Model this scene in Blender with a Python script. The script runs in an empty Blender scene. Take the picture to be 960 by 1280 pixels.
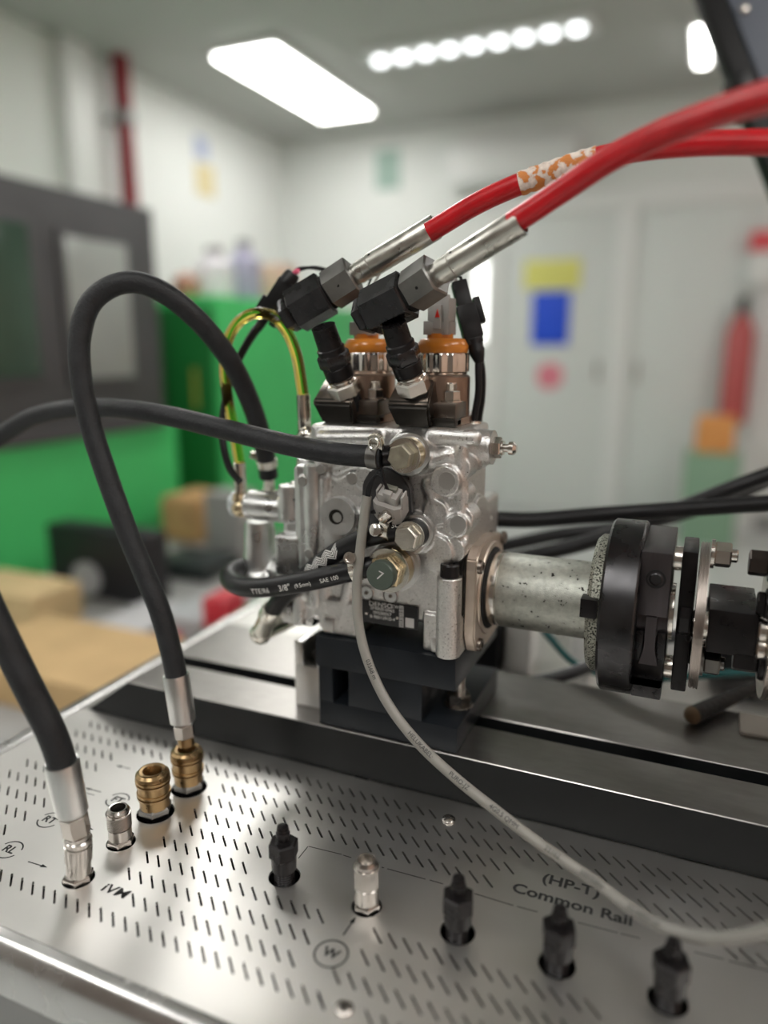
import bpy, bmesh, math, random
from mathutils import Vector, Matrix, geometry, noise
random.seed(7)
sc = bpy.context.scene
COL = sc.collection

# ------------------------------------------------------------------ camera
FPX, PITCH, YAW, CAMZ = 924.0, math.radians(12.83), math.radians(23.43), 1.24
CAM = Vector((0, 0, CAMZ))
_fh = Vector((-math.sin(YAW), math.cos(YAW), 0))
RT = Vector((math.cos(YAW), math.sin(YAW), 0))
FW = _fh * math.cos(PITCH) - Vector((0, 0, math.sin(PITCH)))
UP = _fh * math.sin(PITCH) + Vector((0, 0, math.cos(PITCH)))
cd = bpy.data.cameras.new('camera')
cam = bpy.data.objects.new('camera', cd)
COL.objects.link(cam)
cam.matrix_world = Matrix.Translation(CAM) @ Matrix((RT, UP, -FW)).transposed().to_4x4()
cd.sensor_fit = 'AUTO'
cd.sensor_width = 36
cd.lens = 36 * FPX / 1280
cd.clip_start = 0.01
cd.dof.use_dof = True
cd.dof.focus_distance = 0.512
cd.dof.aperture_fstop = cd.lens / 15.0
sc.camera = cam

# ------------------------------------------------------------------ world, exposure
w = bpy.data.worlds.new('world'); sc.world = w; w.use_nodes = True
w.node_tree.nodes['Background'].inputs[0].default_value = (0.85, 0.9, 1, 1)
w.node_tree.nodes['Background'].inputs[1].default_value = 0.3
sc.view_settings.view_transform = 'Standard'
sc.view_settings.look = 'None'
sc.view_settings.exposure = 0.6
sc.view_settings.gamma = 1
LAMP = 8.5          # radiance of the ceiling panels

# ------------------------------------------------------------------ sight lines of the photograph, met with real planes
def ray(px, py): return FW + RT * ((px - 480) / FPX) - UP * ((py - 640) / FPX)
def onY(px, py, Y): d = ray(px, py); return CAM + d * (Y / d.y)
def onX(px, py, X): d = ray(px, py); return CAM + d * (X / d.x)
def onZ(px, py, Z): d = ray(px, py); return CAM + d * ((Z - CAMZ) / d.z)
def atD(px, py, D): return CAM + ray(px, py) * D

# ------------------------------------------------------------------ materials
MATS = {}
def mat(name, col, rough=.5, metal=0., bump=0., bscale=200., cvar=0., cscale=20., rvar=0., stretch=None,
        trans=0., ior=1.45, emit=None, estr=0., coat=0., aniso=0., spec=.5, bdist=.0006):
    if name in MATS: return MATS[name]
    m = bpy.data.materials.new(name); m.use_nodes = True
    nt = m.node_tree; N = nt.nodes; L = nt.links
    b = N['Principled BSDF']
    b.inputs['Base Color'].default_value = (*col, 1)
    b.inputs['Roughness'].default_value = rough
    b.inputs['Metallic'].default_value = metal
    b.inputs['IOR'].default_value = ior
    b.inputs['Transmission Weight'].default_value = trans
    b.inputs['Coat Weight'].default_value = coat
    b.inputs['Anisotropic'].default_value = aniso
    b.inputs['Specular IOR Level'].default_value = spec
    if emit:
        b.inputs['Emission Color'].default_value = (*emit, 1)
        b.inputs['Emission Strength'].default_value = estr
    if bump or cvar or rvar:
        tc = N.new('ShaderNodeTexCoord'); src = tc.outputs['Object']
        if stretch:
            mp = N.new('ShaderNodeMapping'); mp.inputs['Scale'].default_value = stretch
            L.new(src, mp.inputs[0]); src = mp.outputs[0]
    if bump:
        n = N.new('ShaderNodeTexNoise'); n.inputs['Scale'].default_value = bscale; n.inputs['Detail'].default_value = 3
        L.new(src, n.inputs['Vector'])
        bp = N.new('ShaderNodeBump'); bp.inputs['Strength'].default_value = bump; bp.inputs['Distance'].default_value = bdist
        L.new(n.outputs['Fac'], bp.inputs['Height']); L.new(bp.outputs['Normal'], b.inputs['Normal'])
    if cvar or rvar:
        n2 = N.new('ShaderNodeTexNoise'); n2.inputs['Scale'].default_value = cscale; n2.inputs['Detail'].default_value = 5
        L.new(src, n2.inputs['Vector'])
        if cvar:
            cr = N.new('ShaderNodeValToRGB')
            cr.color_ramp.elements[0].position = .3; cr.color_ramp.elements[1].position = .7
            cr.color_ramp.elements[0].color = (*[max(0, c * (1 - cvar)) for c in col], 1)
            cr.color_ramp.elements[1].color = (*[min(1, c * (1 + cvar)) for c in col], 1)
            L.new(n2.outputs['Fac'], cr.inputs[0]); L.new(cr.outputs[0], b.inputs['Base Color'])
        if rvar:
            mr = N.new('ShaderNodeMapRange')
            mr.inputs[1].default_value = .3; mr.inputs[2].default_value = .7
            mr.inputs[3].default_value = max(.03, rough - rvar); mr.inputs[4].default_value = rough + rvar
            L.new(n2.outputs['Fac'], mr.inputs[0]); L.new(mr.outputs[0], b.inputs['Roughness'])
    MATS[name] = m
    return m

def spots(name, col, spot, scale, thr, rough=.4, metal=1., bump=.3, rvar=0):
    """metal with small dark pits"""
    m = mat(name, col, rough, metal)
    nt = m.node_tree; N = nt.nodes; L = nt.links; b = N['Principled BSDF']
    tc = N.new('ShaderNodeTexCoord')
    n = N.new('ShaderNodeTexNoise'); n.inputs['Scale'].default_value = scale; n.inputs['Detail'].default_value = 6
    n2 = N.new('ShaderNodeTexNoise'); n2.inputs['Scale'].default_value = scale * 6; n2.inputs['Detail'].default_value = 2
    L.new(tc.outputs['Object'], n.inputs['Vector']); L.new(tc.outputs['Object'], n2.inputs['Vector'])
    cr = N.new('ShaderNodeValToRGB'); e = cr.color_ramp.elements
    e[0].position = thr; e[0].color = (*spot, 1); e[1].position = thr + .03; e[1].color = (*[c * .85 for c in col], 1)
    k = cr.color_ramp.elements.new(.65); k.color = (*[min(1, c * 1.12) for c in col], 1)
    L.new(n.outputs['Fac'], cr.inputs[0]); L.new(cr.outputs[0], b.inputs['Base Color'])
    bp = N.new('ShaderNodeBump'); bp.inputs['Strength'].default_value = bump; bp.inputs['Distance'].default_value = .0005
    L.new(n2.outputs['Fac'], bp.inputs['Height']); L.new(bp.outputs['Normal'], b.inputs['Normal'])
    return m

STEEL = mat('brushed_stainless', (.69, .675, .65), .40, 1, rvar=.04, cvar=.05, cscale=14)
EDGE = mat('polished_rim', (.7, .69, .68), .25, 1, rvar=.08)
GROUND = mat('ground_steel', (.33, .315, .30), .31, 1, rvar=.03, stretch=(2, 5, 5), cvar=.07, cscale=35)
BLKSTEEL = mat('blackened_steel', (.009, .010, .0105), .42, 0, spec=.28, bump=.1, bscale=90, cvar=.3, rvar=.08)
BRKT = mat('bracket_black_blue', (.014, .017, .021), .36, .25, spec=.35, bump=.06, bscale=120, cvar=.2, rvar=.08)
CAST = mat('cast_aluminium', (.68, .67, .655), .33, 1, bump=.55, bscale=1100, cvar=.12, cscale=700, rvar=.07, bdist=.0007)
CASTS = mat('die_cast_aluminium', (.68, .68, .67), .31, 1, bump=.25, bscale=700, cvar=.12, cscale=60, rvar=.08)
MACH = mat('machined_aluminium', (.60, .595, .58), .33, 1, bump=.05, bscale=300, rvar=.06)
HEAD = mat('forged_steel_dark', (.17, .145, .125), .34, 1, bump=.15, bscale=260, cvar=.25, cscale=45, rvar=.1)
HEADB = mat('forged_steel_black', (.038, .035, .031), .38, .85, bump=.2, bscale=200, cvar=.25, cscale=50)
HEADC = mat('bronzed_steel', (.36, .27, .215), .33, 1, bump=.1, bscale=200, cvar=.2, cscale=40)
NUT = mat('bright_nut_steel', (.68, .645, .6), .2, 1, rvar=.07)
ZINC = mat('zinc_plate', (.74, .71, .64), .22, 1, bump=.08, bscale=200, cvar=.12, cscale=60, rvar=.08)
YZINC = mat('yellow_zinc', (.62, .51, .33), .24, 1, cvar=.15, cscale=70, rvar=.08)
GRNCAP = mat('green_grey_cap', (.10, .125, .105), .45, .5, bump=.1, bscale=300, cvar=.2)
SLEEVE = spots('pitted_zinc_sleeve', (.42, .43, .385), (.03, .028, .025), 230, .325, .42, .85, .5)
SPECK = spots('speckled_flange', (.38, .385, .33), (.03, .03, .025), 800, .43, .5, .8)
TAN = mat('tan_flange', (.52, .44, .37), .42, .9, bump=.3, bscale=300, cvar=.12, cscale=40)
BLKOX = mat('black_oxide', (.013, .0115, .012), .3, .4, spec=.35, bump=.05, bscale=150, cvar=.3, cscale=60, rvar=.06)
GUN = mat('gunmetal', (.048, .047, .049), .29, .9, bump=.06, bscale=120, cvar=.25, cscale=50, rvar=.08)
PHOS = mat('phosphate_grey', (.20, .195, .185), .36, .95, bump=.1, bscale=160, cvar=.22, cscale=60, rvar=.08)
DKHUB = mat('hub_dark_violet', (.085, .076, .080), .38, .9, bump=.05, bscale=90, stretch=(10, 1, 1), cvar=.15)
SHIM = mat('spring_steel', (.50, .44, .40), .33, 1, bump=.4, bscale=400, stretch=(8, 1, 1), cvar=.2)
BRASS = mat('aged_brass', (.36, .245, .125), .33, 1, bump=.05, bscale=150, cvar=.28, cscale=70, rvar=.08)
NICKEL = mat('nickel', (.46, .43, .40), .24, 1, bump=.04, bscale=200, rvar=.06)
KNURL = mat('knurled_nickel', (.46, .43, .40), .3, 1)
FERR = mat('satin_ferrule', (.71, .71, .70), .34, 1, bump=.12, bscale=500, rvar=.05)
FERR2 = mat('worn_ferrule', (.56, .55, .50), .32, 1, bump=.08, bscale=60, stretch=(1, 1, 1), cvar=.14, cscale=90, rvar=.08)
RUB = mat('hose_rubber', (.018, .019, .021), .5, 0, spec=.4, bump=.8, bscale=480, cvar=.25, cscale=90, rvar=.07, bdist=.0007)
RUB2 = mat('smooth_rubber', (.010, .010, .011), .36, 0, spec=.4, bump=.25, bscale=300, cvar=.2)
REDH = mat('red_hose_sheath', (.50, .006, .012), .34, 0, coat=.08, bump=.06, bscale=60, cvar=.12, cscale=70)
AMBER = mat('amber_clear_tube', (.97, .84, .34), .04, 0, trans=1., ior=1.22)
OIL = mat('yellow_oil', (.93, .84, .42), .02, 0, trans=1., ior=1.12)
ORANGE = mat('orange_seal', (.62, .21, .022), .3, 0, coat=.4, cvar=.15, cscale=60)
GREYPL = mat('grey_plastic', (.36, .345, .325), .42, 0, bump=.05, bscale=200, cvar=.06)
BLKPL = mat('black_plastic', (.009, .009, .010), .36, 0, spec=.35, bump=.1, bscale=200)
CABLE = mat('grey_cable', (.27, .26, .235), .42, 0, bump=.08, bscale=200, cvar=.05)
INK = mat('black_ink', (.015, .015, .015), .6)
CUT = mat('cut_marking', (.02, .02, .02), .7)
WINK = mat('white_ink', (.78, .77, .74), .5)
LABEL = mat('black_label', (.014, .014, .015), .4, 0, rvar=.05)
SILV = mat('silver_print', (.62, .61, .6), .4, .3)
PINK = mat('pink_wire', (.75, .12, .22), .45)
YELW = mat('yellow_wire', (.85, .72, .06), .4)
REDW = mat('red_wire', (.6, .03, .02), .4)
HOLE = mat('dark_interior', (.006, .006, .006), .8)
TAPE = spots('peeling_tape', (.78, .68, .60), (.62, .22, .05), 160, .47, .55, 0, .8)
# room
WALL = mat('painted_wall', (.78, .80, .78), .6, 0, bump=.05, bscale=30, cvar=.02, cscale=2)
CEIL = mat('ceiling_paint', (.50, .505, .485), .75, 0, cvar=.02, cscale=2)
FLOOR = mat('floor_epoxy', (.50, .52, .51), .35, 0, cvar=.08, cscale=3)
TERRA = mat('terracotta_wall', (.66, .46, .37), .6, 0, cvar=.03, cscale=2)  # unseen wall, tinted warm to give the metal pink reflections
DARKW = mat('umber_wall', (.17, .135, .115), .6, 0, cvar=.05, cscale=2)  # unseen wall, toned dark to put dark reflections on the pump front
WHITEP = mat('white_paint', (.78, .79, .78), .4)
DOORP = mat('door_paint', (.70, .73, .715), .45)
LIGHT = mat('lamp_diffuser', (.9, .9, .9), .5, emit=(1, .985, .95), estr=LAMP)
LEDM = mat('led_lens', (.9, .9, .9), .5, emit=(.95, .98, 1), estr=LAMP * .35)
LITWIN = mat('lit_window', (.9, .9, .9), .5, emit=(1, 1, .97), estr=1.6)
DKGREY = mat('machine_dark_grey', (.085, .086, .09), .45, 0, cvar=.1, cscale=4)
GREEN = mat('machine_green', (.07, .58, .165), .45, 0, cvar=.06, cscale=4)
GREEN_SHADE = mat('machine_green_shaded', (.012, .17, .035), .45, 0, cvar=.06, cscale=4)  # darker copy of the machine green: shade on the cabinet front put into colour
GLASSW = mat('machine_window', (.36, .39, .37), .15, 0, cvar=.15, cscale=2)
GLASSD = mat('machine_window_dark', (.05, .09, .065), .15, 0, cvar=.3, cscale=2)
REDP = mat('red_pipe_paint', (.23, .012, .02), .4)
CARD = mat('cardboard', (.58, .40, .20), .8, 0, cvar=.1, cscale=12)
GREYB = mat('grey_enamel', (.30, .31, .31), .4, 0, bump=.03, bscale=20)
TABLET = mat('tablet_slate', (.10, .115, .145), .4, 0, cvar=.05)

# ------------------------------------------------------------------ mesh helpers
ORI = {}
def norm(v): return Vector(v).normalized()
def frame(a, hint=None):
    a = norm(a)
    h = Vector(hint) if hint is not None else (Vector((0, 0, 1)) if abs(a.z) < .95 else Vector((1, 0, 0)))
    u = (h - a * h.dot(a)).normalized()
    return a, u, a.cross(u)

class MB:
    def __init__(s): s.bm = bmesh.new(); s.mi = 0
    def face(s, vs):
        try:
            f = s.bm.faces.new(vs); f.material_index = s.mi; return f
        except ValueError: return None
    def box(s, x0, x1, y0, y1, z0, z1, bev=0., M=None):
        r = bmesh.ops.create_cube(s.bm, size=1)
        vs = r['verts']
        T = Matrix.Translation(((x0 + x1) / 2, (y0 + y1) / 2, (z0 + z1) / 2)) @ Matrix.Diagonal((abs(x1 - x0), abs(y1 - y0), abs(z1 - z0), 1))
        if M: T = M @ T
        bmesh.ops.transform(s.bm, matrix=T, verts=vs)
        fs = {f for v in vs for f in v.link_faces}
        for f in fs: f.material_index = s.mi
        if bev:
            es = list({e for v in vs for e in v.link_edges})
            r = bmesh.ops.bevel(s.bm, geom=es, offset=bev, segments=2, affect='EDGES', profile=.6)
            for f in r['faces']: f.material_index = s.mi
        return s
    def obox(s, c, ax, up, sx, sy, sz, bev=0.):
        """box centred at c: sx along ax, sz along up"""
        a, u, v = frame(ax, up)
        M = Matrix.Translation(c) @ Matrix((a, -v, u)).transposed().to_4x4()
        return s.box(-sx / 2, sx / 2, -sy / 2, sy / 2, -sz / 2, sz / 2, bev, M)
    def lathe(s, p, axis, prof, seg=28, hint=None, rot=0., cap=(True, True), flute=0., nfl=0):
        """prof: list of (t, r); rings about p + t*axis"""
        p = Vector(p); a, u, v = frame(axis, hint)
        rings = []
        for t, r in prof:
            ring = []
            for k in range(seg):
                th = 2 * math.pi * k / seg + rot
                rr = r
                if flute: rr = r * (1 - flute * (.5 + .5 * math.cos(nfl * th)))
                ring.append(s.bm.verts.new(p + a * t + (u * math.cos(th) + v * math.sin(th)) * rr))
            rings.append(ring)
        for A, B in zip(rings, rings[1:]):
            for k in range(seg):
                s.face((A[k], A[(k + 1) % seg], B[(k + 1) % seg], B[k]))
        if cap[0]: s.face(list(reversed(rings[0])))
        if cap[1]: s.face(rings[-1])
        return s
    def cyl(s, p0, p1, r0, r1=None, seg=24, bev=0., hint=None, rot=0.):
        p0 = Vector(p0); p1 = Vector(p1); L = (p1 - p0).length
        r1 = r0 if r1 is None else r1
        pr = [(0, r0), (L, r1)]
        if bev: pr = [(0, r0 - bev), (bev, r0), (L - bev, r1), (L, r1 - bev)]
        return s.lathe(p0, p1 - p0, pr, seg, hint, rot)
    def hexn(s, p0, p1, af, hint=None, rot=0., ch=.12):
        """chamfered hexagon nut, af across flats: hexagon with its corners turned down at the ends"""
        p0 = Vector(p0); p1 = Vector(p1); L = (p1 - p0).length; R = af / 2 / math.cos(math.pi / 6)
        c = min(R * ch, L * .25)
        return s.lathe(p0, p1 - p0, [(0, R * .9), (c, R), (L - c, R), (L, R * .9)], 6, hint, rot)
    def prism(s, pts, d):
        """closed polygon of world points extruded by vector d"""
        d = Vector(d); A = [s.bm.verts.new(Vector(q)) for q in pts]; B = [s.bm.verts.new(Vector(q) + d) for q in pts]
        n = len(A)
        s.face(A); s.face(list(reversed(B)))
        for k in range(n): s.face((A[k], B[k], B[(k + 1) % n], A[(k + 1) % n]))
        return s
    def ball(s, c, r, sx=1, sy=1, sz=1, u=14, v=10):
        M = Matrix.Translation(c) @ Matrix.Diagonal((r * sx, r * sy, r * sz, 1))
        q = bmesh.ops.create_uvsphere(s.bm, u_segments=u, v_segments=v, radius=1, matrix=M)
        for f in {f for w_ in q['verts'] for f in w_.link_faces}: f.material_index = s.mi
        return s
    def torus(s, p, axis, R, r, seg=36, sub=10, a0=0., a1=2 * math.pi, hint=None):
        a, u, v = frame(axis, hint); p = Vector(p)
        pts = []
        full = abs(a1 - a0 - 2 * math.pi) < 1e-6
        n = seg if full else seg + 1
        rings = []
        for k in range(n):
            th = a0 + (a1 - a0) * k / seg
            e = u * math.cos(th) + v * math.sin(th)
            rings.append([s.bm.verts.new(p + e * (R + r * math.cos(2 * math.pi * j / sub)) + a * r * math.sin(2 * math.pi * j / sub)) for j in range(sub)])
        for k in range(n if full else n - 1):
            A = rings[k]; B = rings[(k + 1) % n]
            for j in range(sub): s.face((A[j], B[j], B[(j + 1) % sub], A[(j + 1) % sub]))
        if not full: s.face(rings[0]); s.face(list(reversed(rings[-1])))
        return s
    def tube(s, path, r, seg=16, cap=True):
        """path: list of Vectors (already dense); r number or function of 0..1"""
        rings = []; n = len(path); T = tangents(path)
        u = frame(T[0])[1]
        for k in range(n):
            u = (u - T[k] * u.dot(T[k])).normalized(); v = T[k].cross(u)
            rr = r(k / (n - 1)) if callable(r) else r
            rings.append([s.bm.verts.new(path[k] + (u * math.cos(2 * math.pi * j / seg) + v * math.sin(2 * math.pi * j / seg)) * rr) for j in range(seg)])
        for A, B in zip(rings, rings[1:]):
            for j in range(seg): s.face((A[j], A[(j + 1) % seg], B[(j + 1) % seg], B[j]))
        if cap: s.face(list(reversed(rings[0]))); s.face(rings[-1])
        return s
    def build(s, name, m, parent=None, smooth=True, angle=34, fixn=True):
        me = bpy.data.meshes.new(name)
        if fixn: bmesh.ops.recalc_face_normals(s.bm, faces=s.bm.faces)
        o0 = ORI[parent.name] if parent else None
        if o0 is not None: bmesh.ops.translate(s.bm, verts=s.bm.verts, vec=-o0)
        s.bm.to_mesh(me); s.bm.free()
        for q in (m if isinstance(m, (list, tuple)) else [m]): me.materials.append(q)
        if smooth:
            me.polygons.foreach_set('use_smooth', [True] * len(me.polygons)); me.set_sharp_from_angle(angle=math.radians(angle))
        o = bpy.data.objects.new(name, me); COL.objects.link(o)
        if parent: o.parent = parent; ORI[o.name] = o0
        else: ORI[o.name] = Vector((0, 0, 0))
        return o

def tangents(p):
    n = len(p)
    return [(p[min(k + 1, n - 1)] - p[max(k - 1, 0)]).normalized() for k in range(n)]
def spline(pts, step=.003):
    """centripetal Catmull-Rom through the points, resampled evenly"""
    P = [Vector(q) for q in pts]
    P = [P[0] * 2 - P[1]] + P + [P[-1] * 2 - P[-2]]
    out = []
    for i in range(1, len(P) - 2):
        p0, p1, p2, p3 = P[i - 1:i + 3]
        t0 = 0.; t1 = t0 + max(1e-6, (p1 - p0).length ** .5); t2 = t1 + max(1e-6, (p2 - p1).length ** .5); t3 = t2 + max(1e-6, (p3 - p2).length ** .5)
        for k in range(24):
            t = t1 + (t2 - t1) * k / 24
            a1 = p0 * ((t1 - t) / (t1 - t0)) + p1 * ((t - t0) / (t1 - t0)); a2 = p1 * ((t2 - t) / (t2 - t1)) + p2 * ((t - t1) / (t2 - t1)); a3 = p2 * ((t3 - t) / (t3 - t2)) + p3 * ((t - t2) / (t3 - t2))
            b1 = a1 * ((t2 - t) / (t2 - t0)) + a2 * ((t - t0) / (t2 - t0)); b2 = a2 * ((t3 - t) / (t3 - t1)) + a3 * ((t - t1) / (t3 - t1))
            out.append(b1 * ((t2 - t) / (t2 - t1)) + b2 * ((t - t1) / (t2 - t1)))
    out.append(P[-2])
    L = [0.]
    for a, b in zip(out, out[1:]): L.append(L[-1] + (b - a).length)
    n = max(4, int(L[-1] / step)); res = []; j = 0
    for k in range(n + 1):
        d = L[-1] * k / n
        while j < len(L) - 2 and L[j + 1] < d: j += 1
        f = (d - L[j]) / max(1e-9, L[j + 1] - L[j]); res.append(out[j].lerp(out[j + 1], min(1, f)))
    return res

def thing(name, label, cat, loc, group=None):
    o = bpy.data.objects.new(name, None); COL.objects.link(o); o.empty_display_size = .02
    o.location = loc; ORI[o.name] = Vector(loc); o['label'] = label; o['category'] = cat
    if group: o['group'] = group
    return o
def tag(o, label, cat, group=None, kind=None):
    o['label'] = label; o['category'] = cat
    if group: o['group'] = group
    if kind: o['kind'] = kind
    return o
def struct(o): o['kind'] = 'structure'; return o
def copy_thing(src, loc, label):
    c = src.copy(); COL.objects.link(c); c.location = loc; c['label'] = label; ORI[c.name] = Vector(loc)
    for ch in list(src.children):
        d = ch.copy(); COL.objects.link(d); d.parent = c
        for g in ch.children:
            e = g.copy(); COL.objects.link(e); e.parent = d
    return c

# text ------------------------------------------------------------
def text2d(s, size, shear=0., sx=1., bold=0.):
    cu = bpy.data.curves.new('t', 'FONT'); cu.body = s; cu.size = size; cu.shear = shear; cu.align_x = 'LEFT'; cu.align_y = 'CENTER'; cu.resolution_u = 3; cu.offset = bold
    o = bpy.data.objects.new('t', cu); COL.objects.link(o)
    bpy.context.view_layer.update()
    me = bpy.data.meshes.new_from_object(o.evaluated_get(bpy.context.evaluated_depsgraph_get()))
    V = [Vector((v.co.x * sx, v.co.y, 0)) for v in me.vertices]; F = [tuple(p.vertices) for p in me.polygons]
    bpy.data.objects.remove(o); bpy.data.curves.remove(cu); bpy.data.meshes.remove(me)
    return V, F
def put_text(mb, s, size, o, ux, uy, center=True, shear=0., sx=1., lift=.0001, bold=0.):
    V, F = text2d(s, size, shear, sx, bold)
    if not V: return
    o = Vector(o); ux = norm(ux); uy = norm(uy); n = ux.cross(uy)
    w_ = max(v.x for v in V) if center else 0
    bv = [mb.bm.verts.new(o + ux * (v.x - w_ / 2) + uy * v.y + n * lift) for v in V]
    for f in F: mb.face([bv[i] for i in f])
def put_text_tube(mb, s, size, path, r, s0, ang=0., flip=False, sx=1.):
    """lettering wrapped on a tube, on its side towards the viewer plus ang"""
    V, F = text2d(s, size, 0., sx)
    tb = bmesh.new(); tv = [tb.verts.new(v) for v in V]
    for f in F:
        try: tb.faces.new([tv[i] for i in f])
        except ValueError: pass
    ys = [v.y for v in V]; y_ = min(ys); dy = r * .16
    while y_ < max(ys):
        bmesh.ops.bisect_plane(tb, geom=list(tb.verts) + list(tb.edges) + list(tb.faces), plane_co=(0, y_, 0), plane_no=(0, 1, 0)); y_ += dy
    tb.verts.index_update(); V = [v.co.copy() for v in tb.verts]; F = [tuple(v.index for v in f.verts) for f in tb.faces]; tb.free()
    L = [0.]
    for a, b in zip(path, path[1:]): L.append(L[-1] + (b - a).length)
    T = tangents(path)
    bv = []
    for v in V:
        d = s0 + (-v.x if flip else v.x)
        j = 0
        while j < len(L) - 2 and L[j + 1] < d: j += 1
        f = (d - L[j]) / max(1e-9, L[j + 1] - L[j]); c = path[j].lerp(path[j + 1], f); t = T[j].lerp(T[j + 1], min(max(f, 0), 1)).normalized()
        n = CAM - c; n = (n - t * n.dot(t)).normalized()
        b = n.cross(t)                       # 'up' of the writing
        th = (-v.y if flip else v.y) / r + ang
        bv.append(mb.bm.verts.new(c + (n * math.cos(th) + b * math.sin(th)) * (r + .00022)))
    for f in F: mb.face([bv[i] for i in f])

def cast(mb, name, m, parent, voxel=.0011, it=6):
    o = mb.build(name, m, parent, smooth=True, angle=180)
    r = o.modifiers.new('remesh', 'REMESH'); r.mode = 'VOXEL'; r.voxel_size = voxel; r.use_smooth_shade = True
    k = o.modifiers.new('smooth', 'SMOOTH'); k.factor = .5; k.iterations = it
    return o

# ================================================================== THE ROOM
XL, XR, YB, YF, ZC = -3.285, 2.4, 5.53, -3.0, 2.8
def slab(name, m, *b): return struct(MB().box(*b).build(name, m, smooth=False))
slab('floor', FLOOR, XL - .1, XR + .1, YF - .1, YB + .1, -.1, 0)
slab('ceiling', CEIL, XL - .1, XR + .1, YF - .1, YB + .1, ZC, ZC + .1)
slab('wall_left', WALL, XL - .1, XL, YF - .1, YB + .1, 0, ZC)
slab('wall_right', TERRA, XR, XR + .1, YF - .1, YB + .1, 0, ZC)
slab('wall_back', WALL, XL, XR, YB, YB + .1, 0, ZC)
slab('wall_front', DARKW, XL, XR, YF - .1, YF, 0, ZC)
slab('trim_1', WHITEP, XL, XL + .07, 3.25, 3.45, 0, ZC)              # pilaster on the left wall
slab('baseboard_back', GREYB, XL, XR, YB - .015, YB, 0, .1)
# double door in the back wall
zt = onY(793, 262, YB).z
xl, xm, xr = onY(628, 400, YB).x, onY(777, 400, YB).x, onY(945, 400, YB).x
struct(MB().box(xl - .12, xr + .12, YB - .05, YB, zt, zt + .13, .006).box(xl - .12, xl, YB - .05, YB, 0, zt, .006)
       .box(xr, xr + .12, YB - .05, YB, 0, zt, .006).box(xm - .07, xm + .07, YB - .052, YB, 0, zt, .006).build('trim_2', WHITEP))
d1 = struct(MB().box(xl, xm - .07, YB - .03, YB, .01, zt, .004).build('door_1', DOORP))
d2 = struct(MB().box(xm + .07, xr, YB - .03, YB, .01, zt, .004).build('door_2', DOORP))
for d, x in ((d1, xm - .13), (d2, xm + .13)):
    h = MB().cyl((x, YB - .07, .98), (x, YB - .07, 1.12), .009, seg=10).build('door_handle', NICKEL, d)
win = onY(609, 378, YB)
wl = struct(MB().box(win.x - .105, win.x + .105, YB - .025, YB, win.z - .31, win.z + .31, .02).build('window_1', WHITEP))
MB().box(win.x - .085, win.x + .085, YB - .032, YB - .024, win.z - .29, win.z + .29, .004).build('pane', LITWIN, wl)
def sign(name, m, px, py, hw, hh, label, cat='sign', Y=None, round_=False):
    c = onY(px, py, (Y or YB) - .034)
    b = MB()
    if round_: b.cyl((c.x, c.y - .004, c.z), (c.x, c.y + .004, c.z), hw, seg=28)
    else: b.box(c.x - hw, c.x + hw, c.y - .004, c.y + .004, c.z - hh, c.z + hh, .002)
    return tag(b.build(name, m), label, cat)
sign('door_sign', mat('sign_yellow', (.80, .78, .22), .5), 690, 343, .20, .10, 'wide pale yellow sign on the left door leaf, above the blue one')
sign('door_sign', mat('sign_blue', (.02, .09, .75), .5), 688, 398, .135, .185, 'blue rectangular sign on the left door leaf')
sign('door_sign', mat('sign_red', (.78, .25, .32), .5), 687, 470, .095, .095, 'round red prohibition sign on the left door leaf, under the blue one', round_=True)
sign('wall_sign', mat('sign_green', (.36, .50, .44), .5), 485, 212, .10, .14, 'small grey green sign high on the back wall', Y=YB + .03)
b = MB(); c = onY(640, 205, YB - .12)
t = thing('air_conditioner', 'white split air conditioner unit high on the back wall', 'air conditioner', (c.x, YB, c.z))
MB().box(c.x - .45, c.x + .45, YB - .2, YB, c.z - .13, c.z + .13, .03).build('casing', WHITEP, t)
MB().box(c.x - .40, c.x + .40, YB - .206, YB - .195, c.z - .12, c.z - .085, .004).build('air_flap', DOORP, t)
# notices on the left wall
for px, py, m, s, l in ((252, 185, mat('paper_blue', (.45, .5, .68), .6), .07, 'small pale blue notice high on the left wall'), (257, 226, mat('paper_ochre', (.72, .62, .36), .6), .10, 'small ochre notice on the left wall, below the pale blue one')):
    c = onX(px, py, XL + .006)
    tag(MB().box(XL, XL + .008, c.y - s, c.y + s, c.z - s, c.z + s, .002).build('wall_notice', m), l, 'notice')
# fire extinguisher and things by the right door leaf
c = onY(922, 455, 5.38)
t = thing('fire_extinguisher', 'tall dusky red cylinder by the right hand door jamb', 'fire extinguisher', (c.x, 5.38, c.z - .38))
MB().lathe((c.x, 5.38, c.z - .38), (0, 0, 1), [(0, .07), (.02, .085), (.58, .085), (.66, .05), (.70, .03)], 20).build('cylinder', mat('extinguisher_red', (.50, .10, .10), .35), t)
MB().box(c.x - .03, c.x + .03, 5.33, 5.43, c.z + .32, c.z + .42, .01).build('valve', BLKPL, t)
b = MB(); z0 = onY(895, 610, 5.1).z
cb = onY(894, 540, 5.0)
t = thing('floor_stand', 'green metal stand carrying an orange box near the right door leaf', 'stand', (cb.x, 5.0, 0))
MB().box(cb.x - .16, cb.x + .16, 4.9, 5.1, 0, cb.z - .12, .01).build('stand_body', mat('pale_green_paint', (.25, .40, .28), .5), t)
tag(MB().box(cb.x - .11, cb.x + .11, 4.9, 5.1, cb.z - .12, cb.z + .10, .02).build('orange_box', mat('orange_paint', (.75, .33, .10), .5)), 'small orange box standing on the green stand by the door', 'box')
c = onY(948, 326, YB - .03)
t = thing('wall_box', 'white alarm box with a red lid at the right edge of the back wall', 'alarm', (c.x + .02, YB, c.z))
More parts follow.
